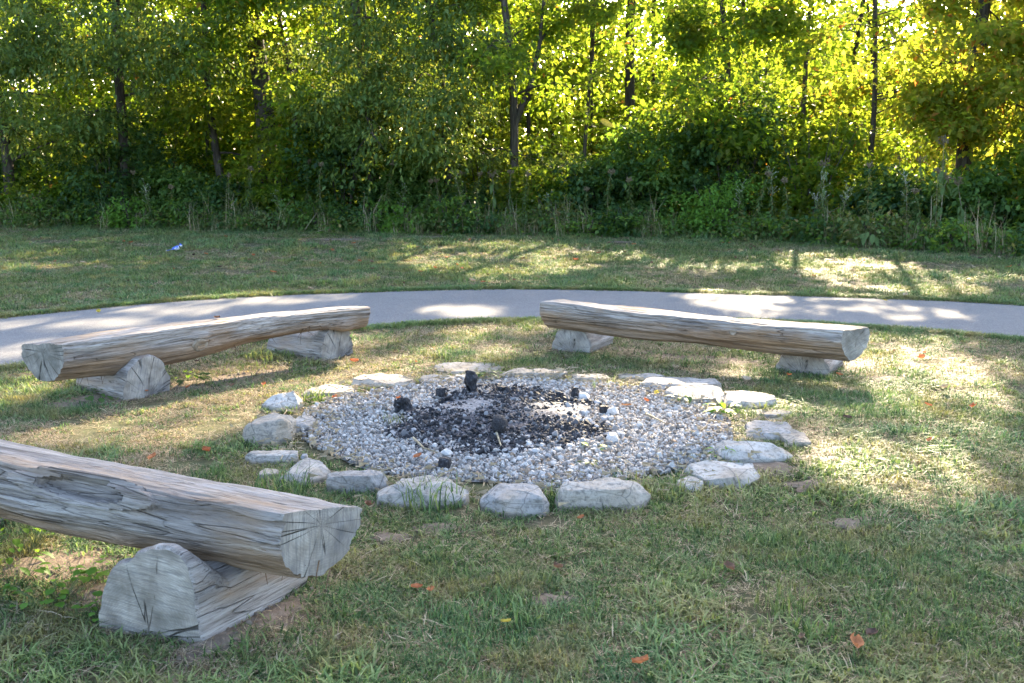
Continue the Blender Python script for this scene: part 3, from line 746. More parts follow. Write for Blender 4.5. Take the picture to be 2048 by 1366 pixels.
# left bench
bB = empty('log_bench', (-2.2, 7.5, 0)); inv = Vector(bB.location)
tag(bB, 'long weathered log bench on the left with a round knot in its side', 'bench', 'log benches around the fire ring')
B0, B1 = Vector((-3.14, 6.55, .375)), Vector((-1.30, 8.47, .385))
sB = log_parts('seat_log', bB, B0-inv, B1-inv, dprof(.148, .225, .045), W2, m_cut('sawn_end_left_dark', 4.5, .55), 2.0, sc=lambda s: (1-.12*s, 1-.28*s+.10*math.sin(s*6.2)), bend=lambda s: (-.035*math.sin(s*6.2)+.02*s, .025*math.sin(s*3.1+.4)),
    skew=(-.55, -.2), roll=R(-2), feats=[(1.02, -2.75, .10, .3, .022, 'k'), (2.0, -2.9, .10, .25, .012, 'k'), (2.42, -2.2, .16, .4, .05, 'k'), (.5, -1.9, .2, .3, .02, 'k'), (1.5, -2.1, .2, .3, -.02, 'k'), (2.28, -1.51, 0.18, .045, 0.013, 'crack'), (1.79, -1.79, 0.45, .045, 0.016, 'crack'), (1.50, -2.35, 0.41, .045, 0.014, 'crack'), (1.01, -2.77, 0.48, .045, 0.024, 'crack'), (1.35, -1.52, 0.35, .045, 0.015, 'crack'), (0.16, -3.71, 0.36, .045, 0.016, 'crack'), (2.15, -2.89, 0.39, .045, 0.019, 'crack'), (0.15, -3.23, 0.30, .045, 0.014, 'crack'), (2.40, -2.58, 0.45, .045, 0.014, 'crack')], ns=200)
def knot(parent, loc, normal, r, ry=1.0):
    v = [(0, 0, .004)]; f = []; seg = 20
    for k, (rr, z) in enumerate(((.35, .003), (.7, .005), (.95, .008), (1.08, .0), (1.15, -.02))):
        for j in range(seg):
            a = 2*math.pi*j/seg; v.append((r*rr*math.cos(a), r*ry*rr*math.sin(a), z))
    for j in range(seg): f.append((0, 1+j, 1+(j+1) % seg))
    for k in range(4):
        for j in range(seg): a = 1+k*seg+j; b = 1+k*seg+(j+1) % seg; f.append((a, a+seg, b+seg, b))
    o = link('knot', mesh_py('knot', v, f, True), knot_mat, parent, loc)
    o.rotation_mode = 'QUATERNION'; o.rotation_quaternion = Vector(normal).to_track_quat('Z', 'Y'); return o
knot(sB, (1.06, -.158, -.075), (.1, -1, -.3), .062, .8)
bark_shreds(sB, [(.35, -.02, -.16), (.9, -.05, -.13), (1.3, -.05, -.12), (1.6, 0, -.11), (2.1, -.05, -.09)], 70, 4, .12)
for fc, ax, L_, w, h, sd_ in ((Vector((-2.56, 6.83, 0)), Vector((-.79, .62, 0)), .62, .37, .29, 7.0), (Vector((-1.47, 8.275, 0)), Vector((-.78, .63, 0)), .72, .36, .285, 8.0)):
    log_parts('support_log', bB, fc-inv, fc+ax*L_-inv, arch(w, h), W4, C2, sd_, amp=.007, ns=40, noflat=True, sc=lambda s: (1, 1-.18*min(1, max(0, (s-.12)/.15))))

# right bench
bC = empty('log_bench', (1.45, 8.0, 0)); inv = Vector(bC.location)
tag(bC, 'log bench on the right beside the path with an orange brown underside', 'bench', 'log benches around the fire ring')
Q0, Q1 = Vector((.34, 8.66, .38)), Vector((2.57, 7.31, .335))
sC = log_parts('seat_log', bC, Q0-inv, Q1-inv, dprof(.135, .182, .062), W3, m_cut('sawn_end_right_dark', 8.5, .3), 3.0, sc=lambda s: (1, 1-.05*s+.06*math.sin(s*9)), bend=lambda s: (.015*math.sin(s*5), -.012*math.sin(s*4)),
    skew=(.25, .5), feats=[(.7, -2.25, .75, .16, -.03, 'k'), (1.55, -2.5, .22, .3, .022, 'k'), (1.68, -2.75, .05, .15, -.02, 'k'), (1.5, -3.05, .07, .1, -.02, 'k'), (.15, -2.55, .35, .1, -.02, 'k'), (1.35, -3.33, 0.32, .045, 0.019, 'crack'), (0.25, -2.40, 0.16, .045, 0.022, 'crack'), (0.64, -3.28, 0.60, .045, 0.018, 'crack'), (1.20, -1.89, 0.44, .045, 0.014, 'crack'), (2.10, -2.38, 0.39, .045, 0.021, 'crack'), (0.25, -2.29, 0.49, .045, 0.019, 'crack'), (0.17, -3.18, 0.54, .045, 0.018, 'crack'), (2.12, -2.17, 0.47, .045, 0.023, 'crack'), (1.94, -2.95, 0.35, .045, 0.023, 'crack')], ns=200, amp=.012)
knot(sC, (1.70, -.136, -.03), (.05, -1, .05), .026, .8)
for fc, ax, L_, w, h, sd_ in ((Vector((.52, 8.56, 0)), Vector((.45, .89, 0)), .55, .37, .215, 9.0), (Vector((2.325, 7.71, 0)), Vector((.49, .87, 0)).normalized(), .55, .42, .185, 10.0)):
    fc = fc - ax*(.0 if fc.x < 1 else .12)
    log_parts('support_log', bC, fc-inv, fc+ax*L_-inv, arch(w, h), W4, C3, sd_, amp=.007, ns=40, noflat=True, sc=lambda s: (1, 1-.12*min(1, max(0, (s-.15)/.2))))

# ------------------------------------------------------------------ where the sun gets through the woods
KX, KY = math.sin(SUN_AZ)/math.tan(SUN_EL), math.cos(SUN_AZ)/math.tan(SUN_EL)
GAPS = [  # patches of ground the sun reaches: x, y, rx, ry, openness
    (5.43, 15.105, 1.144, 2.655, 1), (-.19, 16.335, 1.319, 1.825, 0.95), (-1.32, 17.065, 0.861, 1.095, 0.95), (-6.42, 16.085, 0.974, 0.735, 0.7), (7, 14.41, 0.437, 0.72, 0.7), (-1.87, 14.07, 0.284, 0.44, 0.6), (-.17, 13.825, 0.489, 0.485, 0.6),
    (1.92, 13.76, 0.348, 0.42, 0.5), (-4.87, 21.925, 0.442, 0.745, 0.5),
    (-3.05, 11.985, 1.032, 0.415, 0.85), (-3.89, 11.05, 0.673, 0.31, 0.8), (-4.57, 10.055, 0.869, 0.295, 0.85), (-4.34, 8.51, 0.196, 0.28, 0.85), (-.52, 10.935, 0.444, 0.345, 0.8), (2.69, 11.95, 0.515, 0.59, 0.8), (3.92, 11.475, 0.466, 0.585, 0.8), (4.36, 10.69, 0.489, 0.51, 0.72), (2.94, 10.825, 0.385, 0.375, 0.6),
    (-1.46, 7.42, 0.877, 0.47, 0.95), (-1.86, 6.56, 0.78, 0.54, 0.95), (-2.37, 5.94, 0.618, 0.4, 0.95), (-3.55, 7.055, 0.254, 0.555, 0.95), (-1.89, 5.305, 0.334, 0.135, 0.6), (-.29, 8.95, 0.594, 0.72, 0.9), (0.13, 9.68, 0.296, 0.3, 0.8), (-.78, 7.88, 0.323, 0.32, 0.8), (-1.47, 8.92, 0.364, 0.51, 0.5),
    (0.8, 6.925, 0.75, 0.505, 0.9), (0.95, 6.035, 0.47, 0.485, 0.92), (0.4, 6.075, 0.379, 0.345, 0.8), (0.02, 7.15, 0.626, 0.37, 0.8), (1.58, 6.775, 0.315, 0.515, 0.85), (0.49, 5.315, 0.39, 0.245, 0.6), (-.92, 6.75, 0.383, 0.33, 0.8),
    (3.29, 7.91, 0.689, 0.57, 0.9), (3.04, 6.775, 0.594, 0.515, 0.85), (2.17, 6.75, 0.314, 0.36, 0.9), (2.19, 5.84, 0.395, 0.32, 0.7), (2.77, 5.76, 0.33, 0.55, 0.85), (2.06, 5.1, 0.456, 0.37, 1), (2.2, 4.655, 0.321, 0.325, 0.8), (1.6, 4.565, 0.219, 0.155, 0.45), (1.81, 3.565, 0.137, 0.265, 0.4), (3.34, 8.905, 0.273, 0.355, 0.7), (3.97, 8.895, 0.363, 0.255, 0.5),
    (-1.84, 3.86, 0.399, 0.32, 1), (-1.76, 3.42, 0.171, 0.12, 0.6),
    (-2.846, 6.082, 0.469, 0.26, 0.95), (-2.116, 6.932, 0.524, 0.24, 0.95), (-3.166, 5.577, 0.202, 0.135, 0.9),
    (0.701, 7.263, 0.506, 0.275, 0.95), (1.55, 6.908, 0.2, 0.135, 0.5),
]
GP = np.array(GAPS)
def ground_light(x, y, m=0.0):
    am = np.clip(.026*y, .08, .5); xx = x+am*(fbm(x, y, 1.7, 31)-.5)*2; yy = y+am*1.3*(fbm(x, y, 1.5, 37)-.5)*2
    o = np.zeros(len(x))
    hole = fbm(x, y, np.where(np.asarray(y) < 8.6, 1.9, 1.5), 33)
    for (cx, cy_, rx, ry, s) in GP:
        d = np.hypot((xx-cx)/(rx*1.05+m*.35), (yy-cy_)/(ry*1.1+m*.6)); o = np.maximum(o, s*np.clip((1.08-d)/.16, 0, 1)*np.clip((hole-(.62-.40*s))/.06, 0, 1))
    return o
GLOW = np.array([(10.8, 4.3, 3.6, 2.1, .97), (3.3, 4.3, 1.2, 1.7, .85), (.9, 3.9, 2.6, 1.4, .7), (-6.0, 4.6, 1.9, 1.2, .7), (6.2, 4.7, 2.2, 1.3, .75), (-2.6, 4.7, 1.5, .9, .6), (-11, 3.8, 1.3, .8, .42), (-9, 5.0, 1.6, .6, .5), (1.2, 2.4, 1.2, .5, .35), (14.5, 4.0, 3.0, 2.4, .95), (-5.2, .25, .5, .25, .9)])
def wall_light(x, z):
    xx = x+.5*(fbm(x, z, 1.2, 41)-.5)*2; zz = z+.4*(fbm(x, z, 1.3, 43)-.5)*2; o = .05+.8*np.clip((fbm(x, z, 1.9, 47)-.54)/.1, 0, 1)*np.clip((z-.2)/1.5, .25, 1)*np.where(x < -1.5, .7, 1)
    for (cx, cz, rx, rz, s) in GLOW:
        d = np.hypot((xx-cx)/rx, (zz-cz)/rz); o = np.maximum(o, s*np.clip((1.25-d)/.6, 0, 1))
    return o
WY = 25.5
def openness(x, y, z):
    zw = z-(y-WY)/KY
    if zw > 5.6: return float(ground_light(np.array([x-z*KX]), np.array([y-z*KY]))[0])
    if y > WY+1.5 and zw > -.3: return float(wall_light(np.array([x-(y-WY)*KX/KY]), np.array([zw]))[0])*.6
    return 0.0
def sun_keep(P, m=0.0):
    """which leaves may stay: none in the corridors along which light reaches clearing or forest edge"""
    x, y, z = P.T
    zw = z-(y-WY)/KY; xw = x-(y-WY)*KX/KY
    o = np.zeros(len(x)); gl = ground_light(x-z*KX, y-z*KY, m)
    hi = zw > 5.6; o[hi] = gl[hi]
    lo = (~hi) & (y > WY+1.5) & (zw > -.3); o[lo] = np.maximum(wall_light(xw, zw)[lo], gl[lo]*.9)
    fr = (~hi) & (y <= WY+1.5); o[fr] = gl[fr]*.75
    return rng.random(len(x)) < (1-o)**1.9

# ------------------------------------------------------------------ trees
def leaf_arrays(P, D, Nrm, L, W, fold=.18):
    S = np.cross(D, Nrm); S /= np.linalg.norm(S, axis=1, keepdims=True)+1e-9
    U = np.cross(S, D); L = L[:, None]; W = W[:, None]
    b = P; t = P+D*L-U*L*.12; m = P+D*L*.42
    l = m+S*W*.5+U*W*fold; r = m-S*W*.5+U*W*fold
    n = len(P); v = np.stack([b, l, t, r], 1).reshape(-1, 3)
    i = np.arange(n)*4; f = np.stack([np.stack([i, i+1, i+2], 1), np.stack([i, i+2, i+3], 1)], 1).reshape(-1, 3)
    return v, f
def rand_unit(n):
    v = rng.normal(size=(n, 3)); return v/np.linalg.norm(v, axis=1, keepdims=True)
def leaves_mesh(name, C, per, sig, L, W, droop=.5, flat=.55, cull=True, lay=True):
    """C cluster centres (K,3); per leaves each, in loose sprays"""
    K = len(C); n = K*per
    # sprays: each cluster is several short drooping twigs with leaves along them
    tw = 5; ax = rand_unit(K*tw); ax[:, 2] = ax[:, 2]*.35-droop*.45; ax /= np.linalg.norm(ax, axis=1, keepdims=True)
    ti = rng.integers(0, tw, n)+np.repeat(np.arange(K), per)*tw
    t = rng.random(n)**.7
    A = ax[ti]; sg = sig if np.isscalar(sig) else np.repeat(sig, per)[:, None]
    P = np.repeat(C, per, 0) + A*t[:, None]*sg*2.0 + rng.normal(size=(n, 3))*np.array([1, 1, flat])*sg*.33
    P[:, 2] -= droop*.35*(t**2)*(sg[:, 0] if not np.isscalar(sg) else sg)
    P[:, 2] = np.maximum(P[:, 2], .06)
    D = A*.6+rand_unit(n)*.75; D[:, 2] -= droop*.6; D /= np.linalg.norm(D, axis=1, keepdims=True)
    if cull:
        k = sun_keep(P+D*L*.5, L); P, D = P[k], D[k]; n = len(P)
    Nn = rand_unit(n)*.55+np.array([0, 0, .9]); 
    s = rng.uniform(.65, 1.2, n)
    v, f = leaf_arrays(P, D, Nn, L*s, W*s)
    return mesh_np(name, v, f)

LM = {}
LM['mid'] = leaf_mat('leaf_green', [(0, (.022, .048, .010)), (.5, (.045, .086, .015)), (.9, (.075, .125, .022)), (1, (.15, .14, .025))],
    [(0, (.20, .34, .02)), (.6, (.34, .48, .03)), (.93, (.50, .58, .04)), (.985, (.58, .46, .05)), (1, (.55, .16, .04))], .58,
    ([(0, (.05, .075, .015)), (1, (.12, .13, .03))], [(0, (.32, .42, .03)), (1, (.5, .54, .04))], .8))
LM['drape'] = leaf_mat('leaf_light_green', [(0, (.045, .085, .018)), (.5, (.08, .135, .03)), (1, (.13, .185, .045))],
    [(0, (.16, .24, .03)), (.7, (.28, .36, .05)), (1, (.42, .42, .06))], .42, None, .45, .25)
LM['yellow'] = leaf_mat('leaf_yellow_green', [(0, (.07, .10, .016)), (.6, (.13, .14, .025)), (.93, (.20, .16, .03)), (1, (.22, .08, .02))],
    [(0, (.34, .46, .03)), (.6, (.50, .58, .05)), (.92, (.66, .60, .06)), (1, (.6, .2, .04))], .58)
LM['dark'] = leaf_mat('leaf_dark_green', [(0, (.010, .032, .012)), (.5, (.026, .066, .022)), (1, (.055, .11, .036))],
    [(0, (.08, .18, .015)), (.7, (.18, .30, .025)), (1, (.4, .44, .03))], .4,
    ([(0, (.04, .095, .028)), (1, (.075, .145, .042))], [(0, (.12, .2, .02)), (1, (.26, .32, .03))], 1.1), .55, .22)
LM['weed'] = leaf_mat('leaf_weed', [(0, (.05, .09, .028)), (.6, (.09, .14, .048)), (.9, (.15, .16, .06)), (1, (.22, .15, .06))],
    [(0, (.14, .2, .03)), (1, (.3, .3, .05))], .35)
LM['shoot'] = leaf_mat('leaf_fresh', [(0, (.06, .14, .022)), (1, (.12, .23, .04))], [(0, (.2, .38, .03)), (1, (.32, .48, .05))], .4)

LM['under'] = leaf_mat('leaf_understorey', [(0, (.04, .08, .022)), (.6, (.075, .14, .036)), (1, (.12, .19, .055))], [(0, (.12, .25, .02)), (.8, (.25, .4, .03)), (1, (.42, .48, .04))], .45)
def tree(label, x, y, H, r, lean=(0, 0), leaf='mid', low=.12, nl=16, per=60, L=.11, W=.075, spread=2.6, fork=None, sig=.42, extra=None, group='trees of the woods behind the path', clump=False, cull=True):
    root = empty('tree', (x, y, 0)); tag(root, label, 'tree', group)
    rr = random.Random(int(x*91+y*37)); V, F = [], []
    def axis(z, wob=[rr.uniform(0, 9) for _ in range(2)]):
        t = z/H; return Vector((lean[0]*z+.22*math.sin(z*.55+wob[0])*t*2, lean[1]*z+.2*math.sin(z*.5+wob[1])*t*2, z))
    zs = [-.1, .15, .5, 1, 1.8, 2.6, 3.5, 4.5, 5.6, 7, 8.5, 10.5, 12.5]; zs = [z for z in zs if z < H]+[H]
    add(V, F, tube([axis(max(z, 0)) if z >= 0 else Vector((0, 0, z)) for z in zs], [r*(1.45 if z < .1 else 1.15 if z < .3 else 1)*(1-.75*max(0, z)/H) for z in zs], 10))
    C = []
    def limb(p, d, ln, rad, dep=0):
        e_ = p+d*ln*.55
        if cull and openness(x+e_.x, y+e_.y, e_.z) > (.25 if dep else .3): return
        pts = [p]; q = p.copy(); dd = d.copy()
        for k in range(4):
            dd = (dd+Vector((rr.uniform(-.25, .25), rr.uniform(-.25, .25), rr.uniform(-.12, .1)-.09*k))).normalized(); q = q+dd*ln/4; pts.append(q.copy())
        add(V, F, tube(pts, [rad, rad*.75, rad*.52, rad*.33, rad*.12], 5 if dep == 0 else 4, False))
        for k in (1, 2, 3, 4):
            if (k >= 2 or dep) and rr.random() < (.62 if clump else 1): C.append(pts[k]+Vector((rr.uniform(-.25, .25), rr.uniform(-.25, .25), rr.uniform(-.2, .15))))
            if dep == 0:
                for _ in range(2 if k > 1 else 1):
                    d2 = (dd+Vector((rr.uniform(-1, 1), rr.uniform(-1, 1), rr.uniform(-.5, .5)))).normalized(); limb(pts[k], d2, ln*rr.uniform(.3, .5), rad*.4, 1)
    for k in range(nl):
        z = H*(low+(0.97-low)*((k+rr.random())/nl)); a = k*2.4+rr.uniform(-.5, .5); up = rr.uniform(.05, .6)
        ln = spread*(1.0-.55*(z/H)**1.5)*rr.uniform(.65, 1.15)
        limb(axis(z), Vector((math.cos(a), math.sin(a), up)).normalized(), ln, max(.018, r*.33*(1-.6*z/H)))
    if fork:
        for (z0, d, ln, rad) in fork: limb(axis(z0), Vector(d).normalized(), ln, rad)
    V2, F2 = [], []; me = mesh_py('trunk', V, F, True)
    C = [tuple(c) for c in C]
    for (ex, ey, ez, wx, wz, ne) in (extra or ()):
        sc_ = []
        for k in range(ne):
            px_ = ex+rr.gauss(0, wx); pz_ = ez+rr.gauss(0, wz); py_ = ey+rr.gauss(0, .35); C += [(px_-x, py_-y, pz_)]*2
            if k % 10 == 0: a_ = axis(min(pz_+.6, H)); b_ = Vector((px_-x, py_-y, pz_+.15)); add(V2, F2, tube([a_, a_.lerp(b_, .5)+Vector((0, 0, .35)), b_], [.02, .013, .004], 5, False))
    if V2: add(V, F, (V2, F2)); bpy.data.meshes.remove(me); me = mesh_py('trunk', V, F, True)
    link('trunk', me, M['bark'], root)
    C = np.array(C)
    W_ = C+np.array([x, y, 0])
    lm = leaves_mesh('crown', W_, per, sig, L, W, droop=.6 if leaf in ('drape',) else .4, cull=cull)
    co = np.empty(len(lm.vertices)*3, np.float32); lm.vertices.foreach_get('co', co); co = co.reshape(-1, 3)-np.array([x, y, 0], np.float32)
    lm.vertices.foreach_set('co', co.ravel()); link('crown', lm, LM[leaf], root)
    return root

GEN = 'leafy tree deep in the woods behind the front row of trees'
# front row: trunks and sprays that face the clearing
EXTRA = {-13.6: [(-12.0, 25.2, 4.6, .8, .8, 30), (-12.3, 25.0, 2.8, .5, .5, 12)], -10.4: [(-10.0, 24.8, 4.9, .9, .6, 34), (-8.2, 25, 4.3, .8, .4, 16)], -3.6: [(-3.6, 24.4, 4.2, .6, .7, 34), (-4.3, 24.4, 3.4, .35, .3, 10)],
    -1.6: [(-1.5, 24.1, 4.2, .45, .8, 30), (-2.3, 24, 3.0, .4, .4, 16), (-1.9, 24, 2.2, .15, .3, 8)], 8.6: [(9.4, 22.6, 3.4, .8, .5, 34), (10.2, 22.4, 2.6, .5, .25, 16), (8.2, 23, 4.3, .8, .5, 22)], 6.9: [(5.0, 23.2, 2.55, .25, .3, 10), (6.3, 24.0, 4.7, .7, .4, 16)], 5.3: [(4.6, 24.2, 4.9, .5, .4, 14)], 1.9: [(2.3, 25.4, 4.6, .8, .5, 20)], 12.4: [(11.6, 21.4, 3.6, .6, .9, 20)]}
FRONT = [
    (-13.6, 27.2, 12, .16, (0, 0), 'drape', .10, 'light green tree at the left end of the woods, drooping leaves at the top corner'),
    (-10.4, 27.0, 13, .15, (.04, 0), 'drape', .12, 'light green tree with feathery drooping branches, second from the left of the woods'),
    (-8.0, 28.2, 14, .12, (-.08, 0), 'mid', .14, 'slim dark tree leaning left between the feathery trees and the thick trunk'),
    (-6.55, 27.0, 15, .29, (-.015, 0), 'mid', .30, 'tall tree with the thickest dark trunk, left of the middle of the woods'),
    (-5.3, 26.6, 11, .09, (-.16, 0), 'mid', .25, 'thin crooked tree leaning left just beside the thickest trunk'),
    (-3.6, 26.3, 13, .17, (-.03, 0), 'drape', .12, 'tree with pale drooping sprays left of centre, above the dark bushes'),
    (-1.6, 25.8, 12, .11, (-.07, 0), 'drape', .12, 'tree whose long hanging sprays reach lowest near the centre of the woods'),
    (.05, 25.6, 13, .12, (-.03, 0), 'mid', .22, 'forked tree in the centre with a dark branch rising to the right'),
    (1.9, 26.6, 11, .06, (.0, 0), 'mid', .2, 'thin tree right of the forked one with sunlit leaves'),
    (3.42, 29.0, 16, .17, (.0, 0), 'mid', .55, 'straight pole like trunk standing clear against the bright gap'),
    (5.3, 25.0, 13, .10, (-.02, 0), 'mid', .16, 'dark trunked tree right of the bright gap'),
    (6.9, 25.0, 12, .075, (.09, 0), 'mid', .2, 'slender tree leaning right, two trees right of the bright gap'),
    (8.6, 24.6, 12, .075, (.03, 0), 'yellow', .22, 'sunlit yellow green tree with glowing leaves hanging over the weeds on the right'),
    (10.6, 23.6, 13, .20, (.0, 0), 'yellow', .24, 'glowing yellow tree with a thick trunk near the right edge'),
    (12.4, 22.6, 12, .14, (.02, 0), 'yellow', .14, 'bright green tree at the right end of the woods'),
    (15.5, 20.8, 12, .15, (.02, 0), 'mid', .14, 'front tree just beyond the right edge of the photo'), (-17, 28.5, 12, .16, (0, 0), 'mid', .1, 'front tree just beyond the left edge of the photo'),
]
for (x, y, H, r, ln, lf, low, lab) in FRONT:
    fk = [(2.6, (.75, 0, 1), 4.2, .10)] if lab.startswith('forked') else None
    thin = lab.startswith('straight')
    tree(lab, x, y, H, r, ln, lf, low, nl=8 if thin else 18, per=30 if thin else 44, L=.17 if lf == 'yellow' else .165, W=.11 if lf == 'yellow' else .07 if lf == 'drape' else .11,
        spread=1.6 if thin else 2.5, fork=fk, sig=.36, clump=True, extra=EXTRA.get(x))
MID = [(-15, 31.5), (-12, 32), (-9.3, 31), (-6.8, 32.4), (-4.4, 30.6), (-2, 31.6), (.6, 30.4), (5.6, 30.2), (7.8, 31.4), (10.4, 29.4), (13.4, 27.6), (16, 26.5), (2.6, 34)]
for k, (x, y) in enumerate(MID):
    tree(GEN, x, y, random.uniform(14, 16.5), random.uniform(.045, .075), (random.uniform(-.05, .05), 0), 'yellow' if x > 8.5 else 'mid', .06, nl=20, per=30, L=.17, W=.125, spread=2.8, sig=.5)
BACK = [(-16, 37), (-12.5, 38), (-9, 36.5), (-5.5, 38), (-2, 36.5), (1.5, 38.5), (5, 36.5), (8.5, 38), (12, 36), (15.5, 37), (19, 34), (22, 30)]
for k, (x, y) in enumerate(BACK):
    tree(GEN, x, y, random.uniform(18.5, 21.5), random.uniform(.09, .13), (random.uniform(-.03, .03), 0), 'mid', .05, nl=24, per=28, L=.28, W=.20, spread=3.6, sig=.75)

# ---- shrubs of the understorey
def shrub(label, x, y, w, h, leaf, n, L, W, group='bushes along the forest edge'):
    root = empty('bush', (x, y, 0)); tag(root, label, 'bush', group); rr = random.Random(int(x*57+y*13+900)); V, F = [], []; C = []
    for k in range(9):
        a = rr.random()*6.28; top = Vector((math.cos(a)*w*.5*rr.random(), math.sin(a)*w*.35*rr.random(), h*rr.uniform(.55, .95)))
        mid = top*.5+Vector((rr.uniform(-.1, .1), rr.uniform(-.1, .1), .1)); add(V, F, tube([Vector((rr.uniform(-.1, .1), rr.uniform(-.1, .1), -.05)), mid, top], [.022, .014, .005], 5, False))
    link('stems', mesh_py('stems', V, F, True), M['bark'], root)
    for k in range(n):
        while True:
            p = Vector((rr.uniform(-1, 1), rr.uniform(-1, 1), rr.uniform(-1, 1)))
            if p.length < 1: break
        lump = 1+.3*mn.noise(Vector((p.x*1.7+x, p.y*1.7, p.z*1.7)))
        C.append((p.x*w/2*lump, p.y*w*.38*lump, max(.1, h*.5+p.z*h*.5*lump)))
    lm = leaves_mesh('foliage', np.array(C)+np.array([x, y, 0]), 46, .24, L, W, droop=.35, cull=True)
    co = np.empty(len(lm.vertices)*3, np.float32); lm.vertices.foreach_get('co', co); co = co.reshape(-1, 3)-np.array([x, y, 0], np.float32)
    lm.vertices.foreach_set('co', co.ravel()); link('foliage', lm, LM[leaf], root)
DK = 'leafy bush deep inside the woods behind the front row of bushes'
SH = [(-14.5, 27.3, 2.6, 2.6), (-12.6, 26.9, 2.6, 1.5), (-10.8, 26.4, 2.8, 3.3), (-9.0, 26.3, 2.0, 1.6), (-7.4, 25.8, 2.4, 1.3), (-5.8, 25.7, 2.5, 3.0), (-4.3, 25.2, 2.6, 3.9), (-2.6, 25.2, 2.0, 1.9),
    (-1.0, 25.0, 2.0, 1.2), (.6, 24.6, 2.0, 1.6), (2.1, 24.2, 2.5, 1.9), (3.6, 24.2, 2.6, 2.9), (5.2, 23.5, 2.8, 4.0), (6.9, 22.8, 2.8, 2.9), (8.6, 21.9, 2.2, 1.6), (10.2, 21.0, 2.2, 1.7), (11.6, 20.2, 2.4, 3.6), (13.2, 19.4, 2.6, 3.0),
    (15.5, 18.2, 3, 3), (-17, 28, 3, 2.8)]
SHL = ['dark bush at the far left end of the forest edge in the photo', 'low bush second from the left end of the forest edge', 'tall dark bush under the feathery drooping branches on the left', 'low bush right behind the blue and white jay',
    'lowest bush between the jay and the thickest trunk', 'dark bush growing at the foot of the thickest trunk', '', 'mid sized bush right of the tall dark bush left of centre', 'low bush beneath the long hanging sprays near the centre', 'low bush at the foot of the forked tree',
    'rounded bush right of the forked tree', 'dark bush at the foot of the pole like trunk', '', 'wide dark bush just right of the tallest bush', 'low bush under the glowing leaves behind the white flowered weeds', 'low bush behind the tallest dry weed stalk', '', 'tall bush beyond the vine covered bush at the right edge', 'bush just outside the right edge of the photo', 'bush just outside the left edge of the photo']
for k, (x, y, w, h) in enumerate(SH):
    lab = SHL[k]
    if x == 5.2: lab = 'large blue green bush at the right of the bright gap, tallest of the bushes'
    if x == 11.6: lab = 'heart leaved vine covered bush at the right edge of the photo'
    if x == -4.3: lab = 'tall dark bush left of centre under the pale drooping sprays'
    shrub(lab, x, y+.5, w, h, 'mid' if x == 11.6 else ('dark', 'mid', 'dark', 'under')[k % 4], 120, .14 if x != 11.6 else .18, .095 if x != 11.6 else .15)
for k in range(18):   # a second, taller rank fills the gloom behind
    x = -16+k*1.95+random.uniform(-.4, .4); y = float(edge_y(x))+random.uniform(3.2, 5.5)
    shrub(DK, x, y, 3.0, random.choice((1.4, 2.0, 2.6, 4.2)), 'dark' if k % 2 else 'mid', 60, .15, .11)
for k in range(12):
    x = -19+k*3.4+random.uniform(-.6, .6); shrub(DK, x, 42+random.uniform(-2, 2), 4.2, random.uniform(3.2, 4.6), 'mid', 90, .24, .18)

# the far side of the wood lot, a continuous mass of leaves in the distance
n = 2600; fx = rng.uniform(-48, 52, n); top = np.where(fx < 12, 14.5, 12.5)+3*(fbm(fx, fx*0, .12, 5)-.5)*2
C = np.stack([fx, 62+rng.normal(0, 1.5, n), top*rng.random(n)**.8], 1)
tag(link('far_wood', leaves_mesh('far_wood', C, 44, 1.0, .42, .3, droop=.3, cull=False), LM['mid']), kind='stuff')
for k in range(22):
    x = -13+k*1.13+random.uniform(-.4, .4); y = float(edge_y(x))+random.uniform(-.15, .5)
    if 3.6 < x < 5.5: continue
    w_ = random.uniform(.7, 1.6)
    shrub('low %s plant spilling onto the lawn from the forest edge %s' % (('light green', 'mid green', 'dark green')[k % 3], 'behind the left bench' if x < -3 else 'behind the fire pit' if x < 3 else 'behind the right bench'), x, y, w_, random.uniform(.35, 1.1), ('shoot', 'under', 'dark')[k % 3] if k % 6 else 'weed', 16, .12, .075, 'low plants at the forest edge')
# bright low bush near the right bench's end of the wood edge
shrub('bright green leafy bush low at the forest edge right of centre', 4.55, 22.5, 1.6, 1.5, 'shoot', 40, .10, .065)

# ---- tall weeds at the edge
stem_mat = m_plain('dry_stem', [(.3, (.15, .12, .07)), (.7, (.38, .32, .21))], 20); green_stem = m_plain('green_stem', [(.3, (.05, .07, .025)), (.7, (.12, .14, .05))], 20)
head_mat = m_plain('seed_head', [(.3, (.07, .055, .03)), (.7, (.20, .155, .09))], 40, .9); white_fl = m_plain('white_flower', [(.3, (.34, .35, .24)), (.7, (.52, .52, .40))], 40, .8)
def single_leaf(L, W, curl=.25, seg=4):
    v = []; f = []
    for i in range(seg+1):
        t = i/seg; w = W*.5*math.sin(math.pi*min(.98, t*.9+.06))**.8*(1 if i < seg else .1)
        z = -curl*L*t*t; v += [(t*L, -w, z+w*.25), (t*L, 0, z), (t*L, w, z+w*.25)]
    for i in range(seg):
        a = i*3; f += [(a, a+3, a+4, a+1), (a+1, a+4, a+5, a+2)]
    return mesh_py('leaf', v, f, True)
WL = [single_leaf(.26, .10, .5), single_leaf(.22, .085, .35), single_leaf(.24, .075, .7)]
for m_ in WL: m_.materials.append(LM['weed'])
